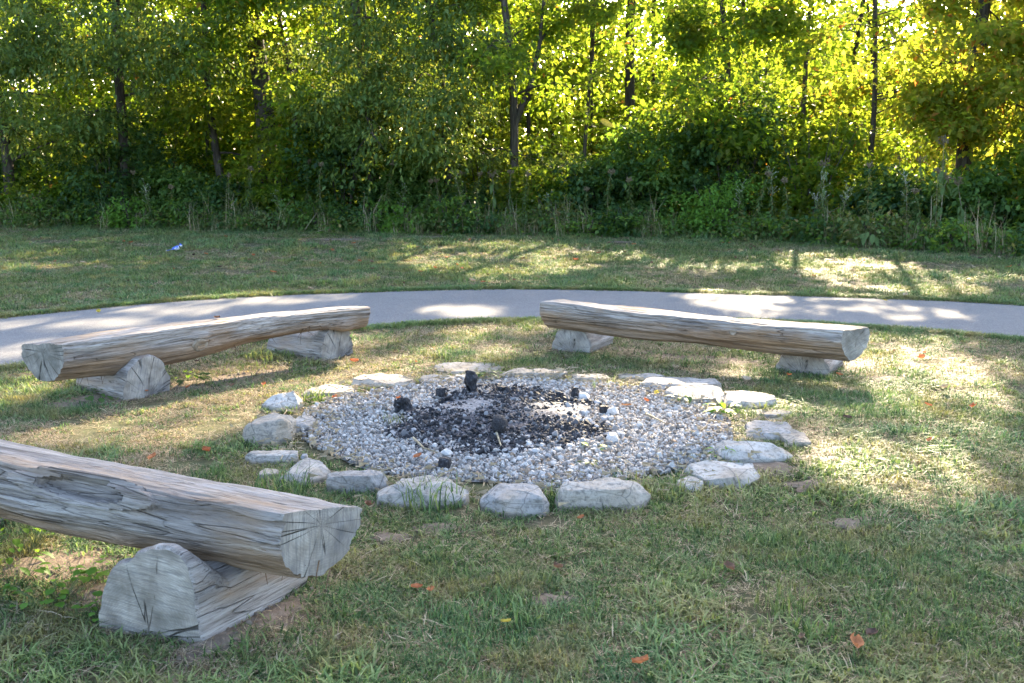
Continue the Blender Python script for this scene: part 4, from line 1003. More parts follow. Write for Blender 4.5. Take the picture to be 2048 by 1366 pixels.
def weed(label, x, y, h, lean, big=False, head='seed', seed=0, group='tall weeds along the forest edge'):
    root = empty('tall_weed', (x, y, 0), 0); tag(root, label, 'weed', group); rr = random.Random(seed*7+3)
    pts = [Vector((lean*h*t*t+.03*math.sin(t*5+seed), .02*math.sin(t*4+seed), h*t)) for t in np.linspace(0, 1, 8)]
    V, F = tube(pts, [(.011 if big else .007)*(1-.65*i/7) for i in range(8)], 6, False)
    link('stem', mesh_py('stem', V, F, True), stem_mat if (big or seed % 2) else green_stem, root)
    if big:
        for k in range(15):
            t = rr.uniform(.35, .95); i = int(t*7); p = pts[i].lerp(pts[min(7, i+1)], t*7-i)
            link('leaf', rr.choice(WL), None, root, p, (0, rr.uniform(.1, .9), rr.random()*6.28), rr.uniform(.7, 1.1))
    else:
        n = 120; t = rng.random(n)*.82+.12; P = np.array([tuple(pts[int(q*7)].lerp(pts[min(7, int(q*7)+1)], q*7-int(q*7))) for q in t])
        a = rng.random(n)*6.28; D = np.stack([np.cos(a)*.7, np.sin(a)*.7, rng.uniform(-1.0, .2, n)], 1); D /= np.linalg.norm(D, axis=1, keepdims=True)
        s = rng.uniform(.6, 1.1, n)*(1.1-.6*t); v, f = leaf_arrays(P, D, np.tile((0, 0, 1.), (n, 1))+rand_unit(n)*.3, .22*s, .06*s)
        link('foliage', mesh_np('foliage', v, f), LM['weed'], root)
    V, F = [], []
    tp = pts[-1]
    nb_ = 22 if head == 'seed' else 16
    for k in range(nb_):
        if head == 'seed':
            p0 = tp-Vector((0, 0, .05)); d = Vector((rr.uniform(-1, 1), rr.uniform(-1, 1), rr.uniform(.0, 1.2))).normalized(); q = tp+d*rr.uniform(.03, .15)*(1.25 if big else .6)
        else:
            i = rr.randint(4, 6); p0 = pts[i].lerp(pts[i+1], rr.random()); q = p0+Vector((rr.uniform(-.14, .14), rr.uniform(-.14, .14), rr.uniform(.04, .2)))
        add(V, F, tube([p0, q], [.0025, .0015], 3, False))
        for j in range(3 if head == 'seed' else 1):
            e = Vector((rr.uniform(-.02, .02), rr.uniform(-.02, .02), rr.uniform(-.02, .02))); r_ = rr.uniform(.008, .015) if head == 'seed' else rr.uniform(.006, .010)
            add(V, F, tube([q+e-Vector((0, 0, r_)), q+e, q+e+Vector((0, 0, r_))], [r_*.3, r_, r_*.3], 5))
    link('flower_head', mesh_py('flower_head', V, F), head_mat if head == 'seed' else white_fl, root)
BIGW = [((8.64, 20.24), 2.05, .0, 'tallest dry weed stalk with a brown flower head at the right forest edge'), ((9.26, 20.5), 1.25, -.14, 'dry leafy stalk leaning left, just left of the tallest weed stalk'),
    ((8.61, 20.5), 1.35, .18, 'pale stalk leaning right crossing behind the tallest weed stalk'), ((8.89, 23.51), 1.75, .06, 'leafy weed with brown seed head left of the tallest stalk'),
    ((9.02, 22.2), 1.7, -.05, 'green leaved stalk between the two brown headed weeds'), ((-.47, 24.22), 1.35, .0, 'drooping leafy weed with seed head at the centre of the forest edge'), ((6.85, 22.2), 1.6, .02, 'drooping weed with large leaves right of the bright bush')]
for k, ((x, y), h, le, lab) in enumerate(BIGW): weed(lab, x, y, h, le, True, 'seed', 100+k)
us = [250, 300, 330, 455, 490, 545, 600, 640, 770, 800, 850, 870, 905, 925, 950, 1020, 1045, 1100, 1170, 1210, 1270, 1500, 1530, 1580, 1610, 1700, 1730, 1760, 1830, 1960, 1990, 2030]
for k, u in enumerate(us):
    x = (u-1024)/1991*24; x *= float(edge_y(x))/24; y = float(edge_y(x))+random.uniform(.1, .9)
    where = 'behind the left bench' if u < 700 else 'behind the fire pit' if u < 1300 else 'behind the right bench'
    if k % 4 == 1 or u in (1500, 1580, 1700, 1730, 1760):
        weed('weed topped with tiny whitish flowers at the forest edge '+where, x, y, random.uniform(.9, 1.5), random.uniform(-.12, .12), False, 'white', k)
    else: weed('slender weed with a brown seed head at the forest edge '+where, x, y, random.uniform(1.0, 1.7), random.uniform(-.18, .18), False, 'seed', k)
# dry leaning stalks
for k, (a_, b_, dz) in enumerate([((-5.05, 24.2), (-4.7, 24.1), .45), ((-4.75, 24.1), (-4.35, 24.0), .05), ((5.5, 22.3), (6.5, 21.6), .02), ((6.3, 22.6), (7.0, 21.5), .7), ((-2.2, 23.9), (-.6, 23.6), .06), ((-1.9, 23.7), (-.9, 23.9), .03), ((-3.6, 24.4), (-3.1, 24.0), .9), ((8.1, 19.4), (8.05, 19.3), 1.0), ((4.0, 22.6), (4.9, 22.2), .4)]):
    p = Vector((a_[0], a_[1], .03)); q = Vector((b_[0], b_[1], .03+dz)); V, F = tube([Vector((0, 0, 0)), (q-p)*.5+Vector((.02, 0, .03)), q-p], [.012, .009, .005], 6)
    tag(link('dry_stalk', mesh_py('dry_stalk', V, F), stem_mat, None, p), ['bent pale stalk poking up at the left forest edge', 'pale stalk slanting down to the lawn at the left forest edge', 'bare grey twig lying along the forest edge right of the bright bush', 'bare twig propped against the bush right of centre',
        'long straw stalk lying flat at the centre forest edge', 'shorter straw stalk lying flat at the centre forest edge', 'tall bare stalk standing left of the centre forest edge', 'upright bare stake like stalk right of the tallest weed', 'thin grey branch propped left of the bright bush'][k], 'stalk', 'dry stalks at the forest edge')

# ---- low undergrowth band (stuff) : many small leaves hugging the edge
n = 2600; ux = rng.uniform(-17, 15, n); uy = edge_y(ux)+rng.normal(.75, .55, n)+.9*(fbm(ux, ux*0, .9, 77)-.5); C = np.stack([ux, uy, rng.uniform(.05, .32, n)*(1+.9*(fbm(ux, uy, .8, 3)-.3))], 1)
C = C[rng.random(n) < np.clip((fbm(ux, uy, 1.1, 78)-.3)*3, .08, 1)]
lm = leaves_mesh('undergrowth', C, 16, .16, .11, .06, droop=.1)
tag(link('undergrowth', lm, LM['weed']), kind='stuff')
n = 1500; ux = rng.uniform(-17, 15, n); uy = edge_y(ux)+rng.normal(.9, .7, n); C = np.stack([ux, uy, rng.uniform(.05, .5, n)], 1); C = C[rng.random(n) < np.clip((fbm(ux, uy, .9, 79)-.38)*4, .03, 1)]
tag(link('undergrowth', leaves_mesh('undergrowth', C, 16, .2, .12, .075, droop=.15), LM['under']), kind='stuff')

# ------------------------------------------------------------------ grass (stuff): tufts of blades scattered over the lawn
def tuft(seed, nb, rad, hgt, wid, strawp, lie):
    rr = np.random.default_rng(seed); V = []; F = []; T = []
    for k in range(nb):
        a = rr.random()*6.28; q = rad*math.sqrt(rr.random()); bx, by = q*math.cos(a), q*math.sin(a)
        da = rr.random()*6.28; straw = rr.random() < strawp
        h = hgt*rr.uniform(.5, 1.25)*(.8 if straw else 1); ln = rr.uniform(.3, 1.2)*(lie*2.2 if straw else lie)
        w = wid*rr.uniform(.6, 1.2)*(.75 if straw else 1)
        dx, dy = math.cos(da), math.sin(da); px, py = -dy, dx
        o = len(V)
        for (t, ww) in ((0, 1), (.55, .8)):
            cx_, cy_ = bx+dx*ln*h*t*t, by+dy*ln*h*t*t; z = h*t*(1-.25*ln*t) if not straw else h*.6*t*(1-.5*t)+.002
            V += [(cx_-px*w*ww/2, cy_-py*w*ww/2, z), (cx_+px*w*ww/2, cy_+py*w*ww/2, z)]
        z = h*(1-.35*ln) if not straw else h*.35
        V.append((bx+dx*ln*h, by+dy*ln*h, max(z, .004))); F += [(o, o+1, o+3, o+2), (o+2, o+3, o+4)]; T += [1.0 if straw else rr.random()*.25]*5
    me = mesh_py('tuft', V, F); me.attributes.new('tint', 'FLOAT', 'POINT').data.foreach_set('value', T); me.materials.append(M['grass'])
    return me
for k in range(6): proto(tufts, 'tuft_%02d' % k, tuft(k, 36, .06, .036, .0050, .26, 1.3))            # mown turf
for k in range(6, 9): proto(tufts, 'tuft_%02d' % k, tuft(k, 34, .065, .028, .0042, .92, 1.4))            # dead thatch
for k in range(9, 12): proto(tufts, 'tuft_%02d' % k, tuft(k, 20, .05, .062, .0075, .15, 1.2))          # coarse long blades
for k in range(12, 15): proto(tufts, 'tuft_%02d' % k, tuft(k, 40, .05, .044, .0042, .2, .9))          # fine upright

tall = bpy.data.collections.new('tall_grass_kinds')
for k in range(6): proto(tall, 'tall_tuft_%d' % k, tuft(300+k, 22, .14, (.38, .6, .8)[k % 3], .010, 0.0, .45))
def dry(me):
    at = me.attributes['tint']; v = np.empty(len(me.vertices), np.float32); at.data.foreach_get('value', v)
    at.data.foreach_set('value', np.repeat((np.random.default_rng(5).random(len(v)//5) < .5).astype(np.float32), 5)[:len(v)] if len(v) % 5 == 0 else v)
for o_ in tall.objects: dry(o_.data)
n = 330; ux = rng.uniform(-15, 13, n); uy = edge_y(ux)+rng.normal(.15, .3, n); k_ = rng.random(n) < np.clip((fbm(ux, ux*0, .8, 91)-.32)*4, .05, 1); ux, uy = ux[k_], uy[k_]; n = len(ux)
tag(scatter('tall_grass', np.stack([ux, uy, np.zeros(n)], 1), np.stack([rng.normal(0, .12, n), rng.normal(0, .12, n), rng.random(n)*6.28], 1), rng.uniform(.6, 1.3, n)[:, None]*np.ones((n, 3)), rng.integers(0, 6, n), tall), kind='stuff')
def lawn(y0, y1, dens, sc, seed):
    r_ = np.random.default_rng(seed); x1 = .72*y1+1.6
    n = int((y1-y0)*2*x1*dens); x = r_.uniform(-x1, x1, n); y = r_.uniform(y0, y1, n)
    k = np.abs(x) < .66*y+1.3; k &= y < edge_y(x)+.8
    k &= ~inside(PATH_POLY, x, y)
    d = np.hypot((x-RC[0])/(RX*1.0), (y-RC[1])/(RY*1.0)); k &= d > 1.0+.05*(fbm(x, y, 3, 2)-.5)
    for (cx, cy_, rx, ry) in STONE_FOOT: k &= np.hypot((x-cx)/(rx*.96), (y-cy_)/(ry*.96)) > 1
    for P0, ax, L_, w in ((Vector((-1.25, 3.20)), Vector((.5, .866)), .6, .36), (Vector((-2.56, 6.83)), Vector((-.79, .62)), .62, .34), (Vector((-1.47, 8.27)), Vector((-.78, .63)), .7, .33), (Vector((.52, 8.56)), Vector((.45, .89)), .55, .34), (Vector((2.26, 7.6)), Vector((.49, .87)), .6, .38)):
        dx, dy = x-P0.x, y-P0.y; s = dx*ax.x+dy*ax.y; t = -dx*ax.y+dy*ax.x; k &= ~((s > 0) & (s < L_) & (np.abs(t) < w/2))
    bare = np.zeros(n)
    for (c, rx, ry, a) in SOIL:
        ca, sa = math.cos(a), math.sin(a); dx, dy = x-c[0], y-c[1]
        bare = np.maximum(bare, np.clip(1.12-np.hypot((dx*ca+dy*sa)/rx, (-dx*sa+dy*ca)/ry), 0, 1))
    bare = np.maximum(bare, .9*np.clip((fbm(x, y, 1.1, 51)-.66)/.08, 0, 1))
    k &= r_.random(n) > bare*.9
    x, y, bare = x[k], y[k], bare[k]; n = len(x)
    dead = .44+1.25*(fbm(x, y, .9, 61)-.47)+.6*(fbm(x, y, 3.2, 62)-.5)+.12*((y > 5) & (y < 10))-.24*(y < 4.8)+.3*bare; coarse = fbm(x, y, 1.3, 71, 2); q = r_.random(n)
    idx = r_.integers(0, 6, n)
    idx = np.where(q < np.clip((dead-.40)*2.6, .18, .85), r_.integers(6, 9, n), idx)
    idx = np.where((coarse > .60) & (r_.random(n) < .42) & (dead < .62), r_.integers(9, 12, n), idx)
    idx = np.where((coarse < .40) & (r_.random(n) < .5) & (dead < .6), r_.integers(12, 15, n), idx)
    s = sc*r_.uniform(.7, 1.25, n); hs = s*(.7+.6*fbm(x, y, 2.2, 81))
    edge_long = np.clip((y-(edge_y(x)-.6))/1.0, 0, 1); hs *= 1+1.6*edge_long
    rot = np.stack([r_.normal(0, .12, n), r_.normal(0, .12, n), r_.random(n)*6.28], 1)
    return np.stack([x, y, np.full(n, .002)], 1), rot, np.stack([s, s, hs], 1), idx
parts = [lawn(1.7, 4.2, 900, 1.0, 1), lawn(4.2, 7.5, 560, 1.05, 2), lawn(7.5, 11, 330, 1.2, 3), lawn(11, 17, 170, 1.5, 4), lawn(17, 27, 90, 1.9, 5)]
# tufts tight against stones, supports and the path edge
tx = []
for (cx, cy_, rx, ry) in STONE_FOOT:
    for k in range(int(55*(rx+ry))):
        a = random.random()*6.28
        q_ = random.uniform(.86, 1.15); px_, py_ = cx+rx*q_*math.cos(a), cy_+ry*q_*math.sin(a)
        if math.hypot((px_-RC[0])/RX, (py_-RC[1])/RY) > .99: tx.append((px_, py_, .002))
for e in (near_e, far_e):
    for i in range(len(e)-1):
        for k in range(40):
            q = e[i]+(e[i+1]-e[i])*random.random(); off = random.gauss(-.0, .05); d = (q-np.array((.3, 3.)))
            d /= np.linalg.norm(d); q = q+d*(off if e is far_e else off); tx.append((q[0], q[1], .004))
tx = np.array(tx); n = len(tx)
parts.append((tx, np.stack([np.zeros(n), np.zeros(n), rng.random(n)*6.28], 1), np.tile(rng.uniform(.7, 1.1, n)[:, None], (1, 3)), np.where(rng.random(n) < .4, rng.integers(9, 12, n), rng.integers(0, 9, n))))
tag(scatter('grass', *[np.concatenate([p[i] for p in parts]) for i in range(4)], tufts), kind='stuff')

# ------------------------------------------------------------------ small plants, fallen leaves, twigs
CL = single_leaf(.034, .034, .1, 3); CL.materials.append(LM['shoot']); DL = single_leaf(.11, .032, .45, 5); DL.materials.append(LM['shoot']); SL = single_leaf(.048, .028, .3, 4); SL.materials.append(LM['shoot'])
dk_s = single_leaf(.06, .035, .3, 4); dk_s.materials.append(LM['dark'])
def plant(name, label, c, n, me, spread, h, tilt=(-.9, -.1), group='small plants by the fire ring', seed=0):
    root = empty(name, (c[0], c[1], .01)); tag(root, label, 'plant', group); rr = random.Random(seed); V, F = [], []
    for k in range(n):
        a = rr.random()*6.28; q = spread*math.sqrt(rr.random()); hh = h*rr.uniform(.4, 1)
        p = Vector((q*math.cos(a), q*math.sin(a), hh)); add(V, F, tube([Vector((p.x*.4, p.y*.4, 0)), p], [.0015, .001], 3, False))
        link('leaf', me, None, root, p, (0, rr.uniform(*tilt), a+rr.uniform(-.5, .5)), rr.uniform(.7, 1.2))
    link('stems', mesh_py('stems', V, F), green_stem, root)
plant('clover_plant', 'bright clover patch beside the nearest support log', (-1.7, 3.48), 30, CL, .16, .07, (-.3, .3), 'clover by the nearest bench', 1)
plant('clover_plant', 'dark clover clump touching the nearest support log', (-1.44, 3.32), 16, CL, .09, .06, (-.3, .3), 'clover by the nearest bench', 2)
plant('clover_plant', 'sunlit clover sprig at the back of the nearest support log', (-1.59, 3.64), 14, CL, .07, .08, (-.3, .3), 'clover by the nearest bench', 3)
plant('leafy_weed', 'leafy green weed clump under the nearest log at the left edge', (-2.05, 3.94), 26, SL, .2, .16, (-.6, .4), 'clover by the nearest bench', 4)
plant('leafy_weed', 'leafy green weed below the nearest log, left edge of the photo', (-1.94, 3.66), 18, SL, .12, .10, (-.6, .4), 'clover by the nearest bench', 5)
plant('rosette_weed', 'bright green long leaved weed growing at the right rim of the gravel', (1.38, 6.29), 22, DL, .06, .05, (-.9, .3), seed=6)
plant('leafy_weed', 'small weed with dark leaves in front of the sloping back right stone', (1.15, 6.56), 12, dk_s, .06, .10, (-.5, .4), seed=7)
plant('leafy_weed', 'tiny two leaf bright weed in the front right gravel', (0.47, 5.42), 8, SL, .05, .05, (-.5, .2), seed=8)
plant('leafy_weed', 'dark little weed in the front gravel near the pale front stone', (0.42, 5.14), 7, dk_s, .04, .04, (-.4, .3), seed=9)
plant('leafy_weed', 'dark green weed between back stones right of the charred stump', (-.18, 7.32), 16, dk_s, .09, .08, (-.5, .3), seed=10)
plant('leafy_weed', 'weed leaning on the front right boulder', (1.14, 5.26), 7, SL, .05, .07, (-.4, .3), seed=11)
plant('leafy_weed', 'dark weeds at the right foot of the left bench near support', (-2.38, 7.13), 24, dk_s, .14, .10, (-.4, .3), seed=12)
plant('leafy_weed', 'flat dark weed under the left end of the left bench', (-2.93, 6.74), 20, dk_s, .16, .05, (-.3, .3), seed=13)
plant('leafy_weed', 'weedy clump at the front of the broad lawn near the tallest dry stalks', (6.92, 19.26), 40, WL[1], .45, .45, (-.4, .6), seed=14)

def grass_clump(label, c, n, h, w, spread, seed, straw=.1):
    o = link('grass_clump', tuft(seed, n, spread, h, w, straw, .9), None, None, (c[0], c[1], .004)); tag(o, label, 'grass clump', 'grass clumps at the fire ring')
grass_clump('green grass clump growing between two left border stones', (-1.36, 6.65), 110, .13, .006, .10, 201)
grass_clump('long bladed grass clump between the front left stones', (-.39, 4.53), 130, .17, .007, .15, 202)
grass_clump('long grass clump hugging the triangular front left stone', (-1.15, 4.75), 120, .15, .006, .15, 203)
grass_clump('grass clump between the two whitest front stones', (0.19, 4.56), 80, .12, .005, .06, 204)
grass_clump('grass clump growing over the right end of the largest front stone', (0.76, 4.71), 130, .12, .005, .14, 205)
grass_clump('sprawling coarse grass clump on the lawn in front of the ring', (0.06, 3.3), 50, .10, .007, .07, 206)
grass_clump('thin grass clump inside the gravel at the left of the ash', (-.73, 6.03), 50, .09, .005, .10, 207)
grass_clump('dry grass clump over the mossy back stone', (0.7, 7.08), 130, .15, .004, .16, 208, .8)
grass_clump('yellowish grass clump beside the rosette weed on the right rim', (1.53, 6.21), 120, .10, .005, .10, 209, .4)
grass_clump('blue green long grass clump on the lower right lawn', (0.99, 3.44), 150, .11, .004, .11, 210, .05)
grass_clump('coarse grass clump near the bottom right of the lawn', (1.03, 3.2), 50, .10, .007, .08, 211)
grass_clump('grass clump at the foot of the front right boulder', (0.55, 4.91), 60, .08, .005, .10, 212, .3)
grass_clump('sparse grass clump on the gravel behind the wedge stone', (1.03, 5.26), 70, .08, .004, .14, 213, .6)

def dry_leaf(L, W, curl, seed):
    v = []; f = []; ns = 6; rr = random.Random(seed)
    for i in range(ns+1):
        t = i/ns; w = W*.5*math.sin(math.pi*(.05+.92*t))**.7*rr.uniform(.85, 1.15)
        for j in range(-2, 3):
            s = j/2; v.append((t*L-L/2, s*w, curl*L*(s*s*.5+(t-.5)**2*.8)+.004+rr.uniform(0, .004)))
    for i in range(ns):
        for j in range(4): a = i*5+j; f.append((a, a+1, a+6, a+5))
    return mesh_py('fallen_leaf', v, f, True)
or_m = m_dry_leaf('orange_leaf', (.42, .13, .05), (.50, .21, .09)); br_m = m_dry_leaf('brown_leaf', (.17, .09, .055), (.30, .19, .12)); ye_m = m_dry_leaf('yellow_leaf', (.55, .42, .06), (.62, .50, .10)); dk_m = m_dry_leaf('dark_leaf', (.07, .04, .03), (.12, .07, .05)); tan_m = m_dry_leaf('tan_leaf', (.42, .32, .20), (.52, .42, .30))
LV = {}
for nm, mt in (('o', or_m), ('b', br_m), ('y', ye_m), ('d', dk_m), ('t', tan_m)):
    LV[nm] = [dry_leaf(.085, .05+.012*k, .35+.1*k, k) for k in range(3)]
    for m_ in LV[nm]: m_.materials.append(mt)
def leaf_at(c, kind, s, label, z=.03, tilt=.35, group='fallen leaves'):
    o = link('fallen_leaf', random.choice(LV[kind]), None, None, (c[0], c[1], z), (random.uniform(-tilt, tilt), random.uniform(-tilt, tilt), random.random()*6.28), s*.62)
    return tag(o, label, 'leaf', group)
NAMED = [((-1.27, 7.87), 'o', 1.3, 'orange leaf on sunlit grass behind the left border stones'), ((-1.94, 5.19), 'o', 1.3, 'orange leaf just above the nearest log near the left edge'), ((-1.69, 5.32), 'o', 1.2, 'orange leaf between the nearest log and the left border stones'),
    ((0.18, 3.69), 'b', .95, 'reddish brown leaf on the grass in front of the ring'), ((-.3, 3.48), 'o', .7, 'small orange leaf on the front lawn below the ring'), ((0.31, 4.26), 'o', .6, 'small tan orange leaf just below the largest front stone'),
    ((-.67, 4.42), 'b', 1.1, 'curled tan leaf standing by the end of the nearest log'), ((0.85, 3.69), 'b', 1.1, 'brown leaf on the lower right lawn'), ((1.13, 3.06), 'o', 1.1, 'curled orange leaf near the bottom right of the lawn'), ((1.21, 3.13), 'd', 1.1, 'dark dry leaf beside the curled orange leaf at the bottom right'),
    ((0.41, 2.93), 'o', 1.0, 'orange tan leaf at the bottom edge of the photo'), ((3.02, 6.34), 'o', 1.5, 'bright orange leaf on the sunlit right lawn'), ((3.36, 8.01), 'o', 1.6, 'large orange leaf on grass right of the right bench'), ((2.47, 7.36), 'o', 1.0, 'small red leaf in front of the right bench support'),
    ((2.1, 6.06), 'd', 1.0, 'dark red leaf on the lawn right of the fire ring'), ((2.09, 7.36), 'o', .7, 'tiny red leaf left of the right bench support'), ((2.74, 6.39), 'o', 1.0, 'thin orange leaf left of the bright orange leaf'), ((-.02, 3.22), 'y', .8, 'yellow leaf at the root of the sprawling grass clump'),
    ((1.72, 7.17), 't', 1.3, 'tan leaf resting behind the squarish right stone'), ((-.51, 5.21), 'o', .9, 'small orange leaf on the front left gravel'), ((-.37, 5.16), 'o', .8, 'orange leaf next to the charcoal piece on the front gravel'), ((0.9, 6.52), 'o', .9, 'orange leaf on the gravel near the back right stones'), ((0.75, 6.37), 'b', 1.2, 'curled brown leaf on the gravel at the right of the ash'),
    ((-.77, 6.59), 'o', .8, 'orange leaf on the gravel behind the black left lump'), ((-1.21, 6.62), 'o', .8, 'orange brown leaf on the back left gravel'), ((1, 6.74), 'y', 1.1, 'pale yellow leaf on the gravel below the blocky back stone'), ((1.27, 7.61), 't', 1.2, 'upright tan leaf on top of the blocky back stone'), ((-2.31, 6.94), 'o', .9, 'orange leaf by the foot of the left bench'),
    ((-2.56, 6.81), 'o', .6, 'little orange leaf in front of the near support of the left bench'), ((3.07, 6.89), 't', 1.8, 'pale dry leaf lying on the sunlit right lawn'), ((-4.53, 10.81), 'y', 1.2, 'yellow green leaf on the path behind the left bench'), ((-2.62, 12.85), 't', 1.5, 'pale tan leaf at the far edge of the path'), ((4.8, 12.06), 't', 1.5, 'tan leaf at the far path edge on the right'), ((4.44, 11.75), 'y', 1.0, 'small greenish leaf on the right part of the path')]
for c, k, s, lab in NAMED: leaf_at(c, k, s, lab, .045 if not lab.endswith('path') and 'path behind' not in lab else .022)
o = leaf_at(((-2.27, 7.58)), 'd', 1.2, 'dark dry leaf lying on the seat of the left bench', .445)
CN = dict(o='orange', b='brown', d='dark', t='tan', y='yellow')
for k in range(110):
    while True:
        x = random.uniform(-11, 11); y = random.uniform(13.3, 22.5)
        if y < float(edge_y(x))-.3 and abs(x) < .6*y and not inside(PATH_POLY, np.array([x]), np.array([y]))[0]: break
    kd = random.choice('oobbbdt'); leaf_at((x, y), kd, random.uniform(.9, 1.9), 'small %s leaf on the %s of the lawn between path and woods' % (CN[kd], 'left half' if x < 0 else 'right half'), .045)
for k in range(40):
    while True:
        x = random.uniform(-4.5, 5); y = random.uniform(2.6, 9.5)
        if math.hypot(x-RC[0], y-RC[1]) > 2.0 and not inside(PATH_POLY, np.array([x]), np.array([y]))[0]: break
    kd = random.choice('obbdt'); leaf_at((x, y), kd, random.uniform(.45, .9), 'tiny %s leaf caught in the grass %s the fire ring' % (CN[kd], 'left of' if x < -1.6 else 'right of' if x > 1.7 else 'in front of' if y < 6 else 'behind'), .032)

def twig(label, pts, r, mat=stem_mat):
    p = Vector(pts[0]); V, F = tube([Vector(q)-p for q in pts], [r*(1-.5*i/(len(pts)-1)) for i in range(len(pts))], 6)
    tag(link('twig', mesh_py('twig', V, F), mat, None, p), label, 'twig', 'twigs in the fire pit')
def gp(c, z): return (c[0], c[1], z)
twig('bent pale twig lying on the front left gravel', [gp((-.57, 5.55), .06), gp((-.49, 5.35), .055), gp((-.39, 5.26), .05)], .007)
twig('short pale stick pointing down from the charred log end', [gp((-.09, 5.62), .07), gp((-.06, 5.38), .055)], .008)
twig('thin straw across the left gravel', [gp((-1.4, 6.38), .05), gp((-1.19, 6.16), .05), gp((-1.07, 6.18), .045)], .004)
twig('light stick on the right gravel', [gp((0.85, 6.16), .05), gp((0.94, 5.91), .05)], .007)
twig('thin white stalk standing in the back right gravel', [gp((0.66, 7.05), .03), gp((0.64, 6.69), .12)], .004)
twig('long thin straw lying along the left back gravel', [gp((-1.11, 6.42), .05), gp((-.94, 6.41), .05), gp((-.77, 6.37), .05)], .003)
# a falling leaf caught in mid air
o = link('falling_leaf', dry_leaf(.115, .055, .5, 9), ye_m, None, (0.78, 8.5, 1.94), (R(70), R(28), R(5)))
tag(o, 'single yellow leaf falling through the air in front of the woods', 'leaf')
# straw lying about on the lawn edge and gravel rim (stuff)
n = 1600; V = []; F = []
for k in range(n):
    a = random.random()*6.28; q = random.gauss(1.0, .10); x, y = RC[0]+RX*q*math.cos(a), RC[1]+RY*q*math.sin(a); b = random.random()*6.28; l = random.uniform(.02, .075); z = .03+random.random()*.03; w = .0012
    dx, dy = math.cos(b), math.sin(b); i = len(V)
    V += [(x-dy*w, y+dx*w, z), (x+dy*w, y-dx*w, z), (x+dx*l+dy*w, y+dy*l-dx*w, z+random.uniform(-.015, .02)), (x+dx*l-dy*w, y+dy*l+dx*w, z+random.uniform(-.015, .02))]; F.append((i, i+1, i+2, i+3))
tag(link('straw', mesh_py('straw', V, F), m_plain('straw', [(.3, (.25, .19, .11)), (.7, (.45, .36, .23))], 30)), kind='stuff')

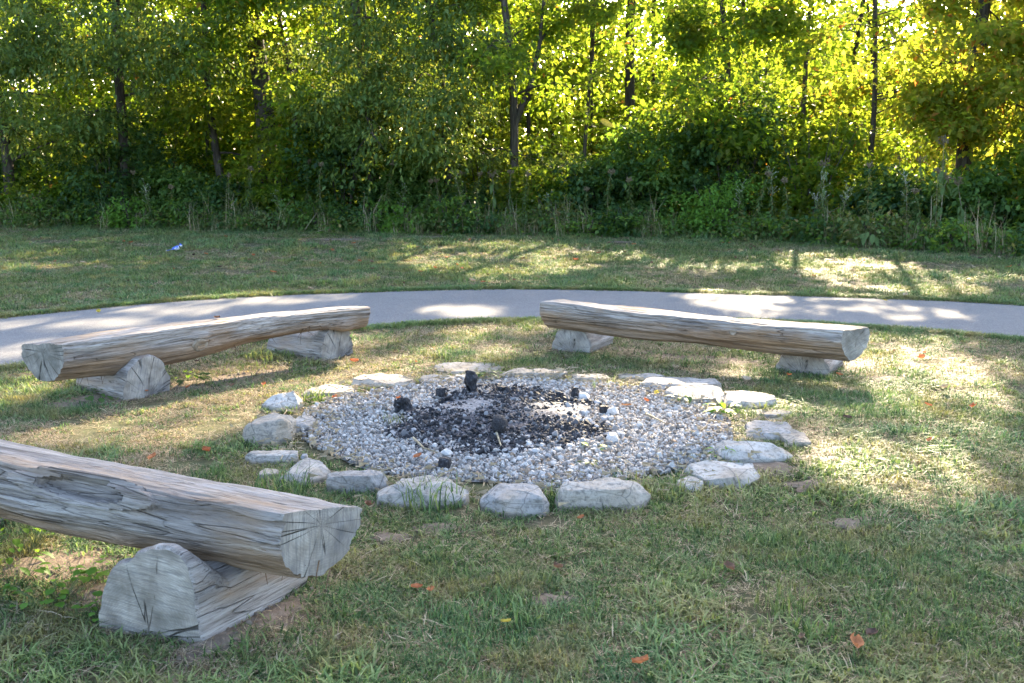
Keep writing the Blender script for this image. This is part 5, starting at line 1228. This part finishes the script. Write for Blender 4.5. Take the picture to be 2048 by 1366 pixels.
# ------------------------------------------------------------------ blue jay
def jay():
    c = (-6.23, 18.48); root = empty('blue_jay', (c[0], c[1], .02), R(8)); tag(root, 'blue and white jay standing on the shaded lawn beyond the path', 'bird')
    blue = m_plain('jay_blue', [(.3, (.05, .10, .42)), (.7, (.10, .17, .58))], 60, .6); wht = m_plain('jay_white', [(.3, (.55, .56, .60)), (.7, (.72, .72, .74))], 60, .7); blk = m_plain('jay_black', [(.3, (.01, .01, .014)), (.7, (.03, .03, .04))], 60, .5)
    # body: one lofted skin from rump to forehead, back blue and belly white
    st_ = [(-.065, .068, .016, .014), (-.04, .070, .030, .027), (0, .076, .038, .036), (.035, .088, .036, .037), (.06, .105, .027, .028), (.075, .120, .024, .024), (.092, .130, .023, .023), (.108, .131, .015, .015), (.115, .130, .006, .006)]
    v = []; f = []; seg = 16
    for (x, z, rw, rh) in st_:
        for k in range(seg):
            a = 2*math.pi*k/seg; v.append((x-rh*.35*math.sin(a), rw*math.cos(a), z+rh*math.sin(a)))
    for i in range(len(st_)-1):
        for k in range(seg): a = i*seg+k; b = i*seg+(k+1) % seg; f.append((a, b, b+seg, a+seg))
    f.append(tuple(range(seg))[::-1]); f.append(tuple(range(len(v)-seg, len(v))))
    me = mesh_py('body', v, f, True); 
    for m_ in (wht, blue, blk): me.materials.append(m_)
    for p in me.polygons:
        c_ = p.center; i = p.index//seg; k = p.index % seg; sa = math.sin(2*math.pi*(k+.5)/seg)
        p.material_index = 2 if (i == 4 and p.index < (len(st_)-1)*seg) else (1 if sa > .25 or (i < 1) else 0)
    link('body', me, None, root)
    def box(nm, pts, m_): link(nm, mesh_py(nm, pts, [(0, 1, 2, 3), (7, 6, 5, 4), (0, 4, 5, 1), (1, 5, 6, 2), (2, 6, 7, 3), (3, 7, 4, 0)]), m_, root)
    def blade(nm, x0, z0, x1, z1, w0, w1, th, y, m_):
        box(nm, [(x0, y-w0, z0), (x1, y-w1, z1), (x1, y+w1, z1), (x0, y+w0, z0), (x0, y-w0, z0+th), (x1, y-w1, z1+th), (x1, y+w1, z1+th), (x0, y+w0, z0+th)], m_)
    blade('tail', -.055, .062, -.175, .028, .014, .022, .007, 0, blue); blade('tail_tip', -.176, .0275, -.19, .0235, .0222, .020, .008, 0, wht)
    for s in (-1, 1):
        vv = [(.045, s*.036, .105), (.03, s*.041, .075), (-.03, s*.036, .058), (-.085, s*.018, .060), (-.03, s*.030, .095), (.045, s*.028, .110), (.03, s*.030, .078), (-.03, s*.026, .062), (-.083, s*.012, .064), (-.03, s*.020, .098)]
        ff = [(0, 1, 2, 4), (2, 3, 4), (5, 9, 7, 6), (7, 9, 8), (0, 5, 6, 1), (1, 6, 7, 2), (2, 7, 8, 3), (3, 8, 9, 4), (4, 9, 5, 0)]
        w_ = link('wing', mesh_py('wing', vv, ff), blue, root)
        link('wing_bar', mesh_py('wing_bar', [(-.005, s*.0425, .070), (-.02, s*.041, .066), (-.022, s*.0385, .084), (-.008, s*.0405, .088), (-.005, s*.038, .070), (-.02, s*.036, .066), (-.022, s*.034, .084), (-.008, s*.036, .088)], [(0, 1, 2, 3), (7, 6, 5, 4), (0, 4, 5, 1), (1, 5, 6, 2), (2, 6, 7, 3), (3, 7, 4, 0)]), wht, w_)
        V, F = tube([(.005, s*.014, .05), (.0, s*.014, .022), (.022, s*.016, -.012)], [.003, .0022, .002], 5); link('leg', mesh_py('leg', V, F), blk, root)
        V, F = tube([(.1, s*.019, .136), (.101, s*.0225, .1362)], [.0035, .002], 6); link('eye', mesh_py('eye', V, F), blk, root)
    V, F = tube([(.108, 0, .131), (.125, 0, .129), (.142, 0, .125)], [.008, .005, .001], 8); link('beak', mesh_py('beak', V, F, True), blk, root)
    V, F = tube([(.097, 0, .146), (.08, 0, .157), (.055, 0, .163)], [.011, .008, .001], 8); link('crest', mesh_py('crest', V, F, True), blue, root)
jay()
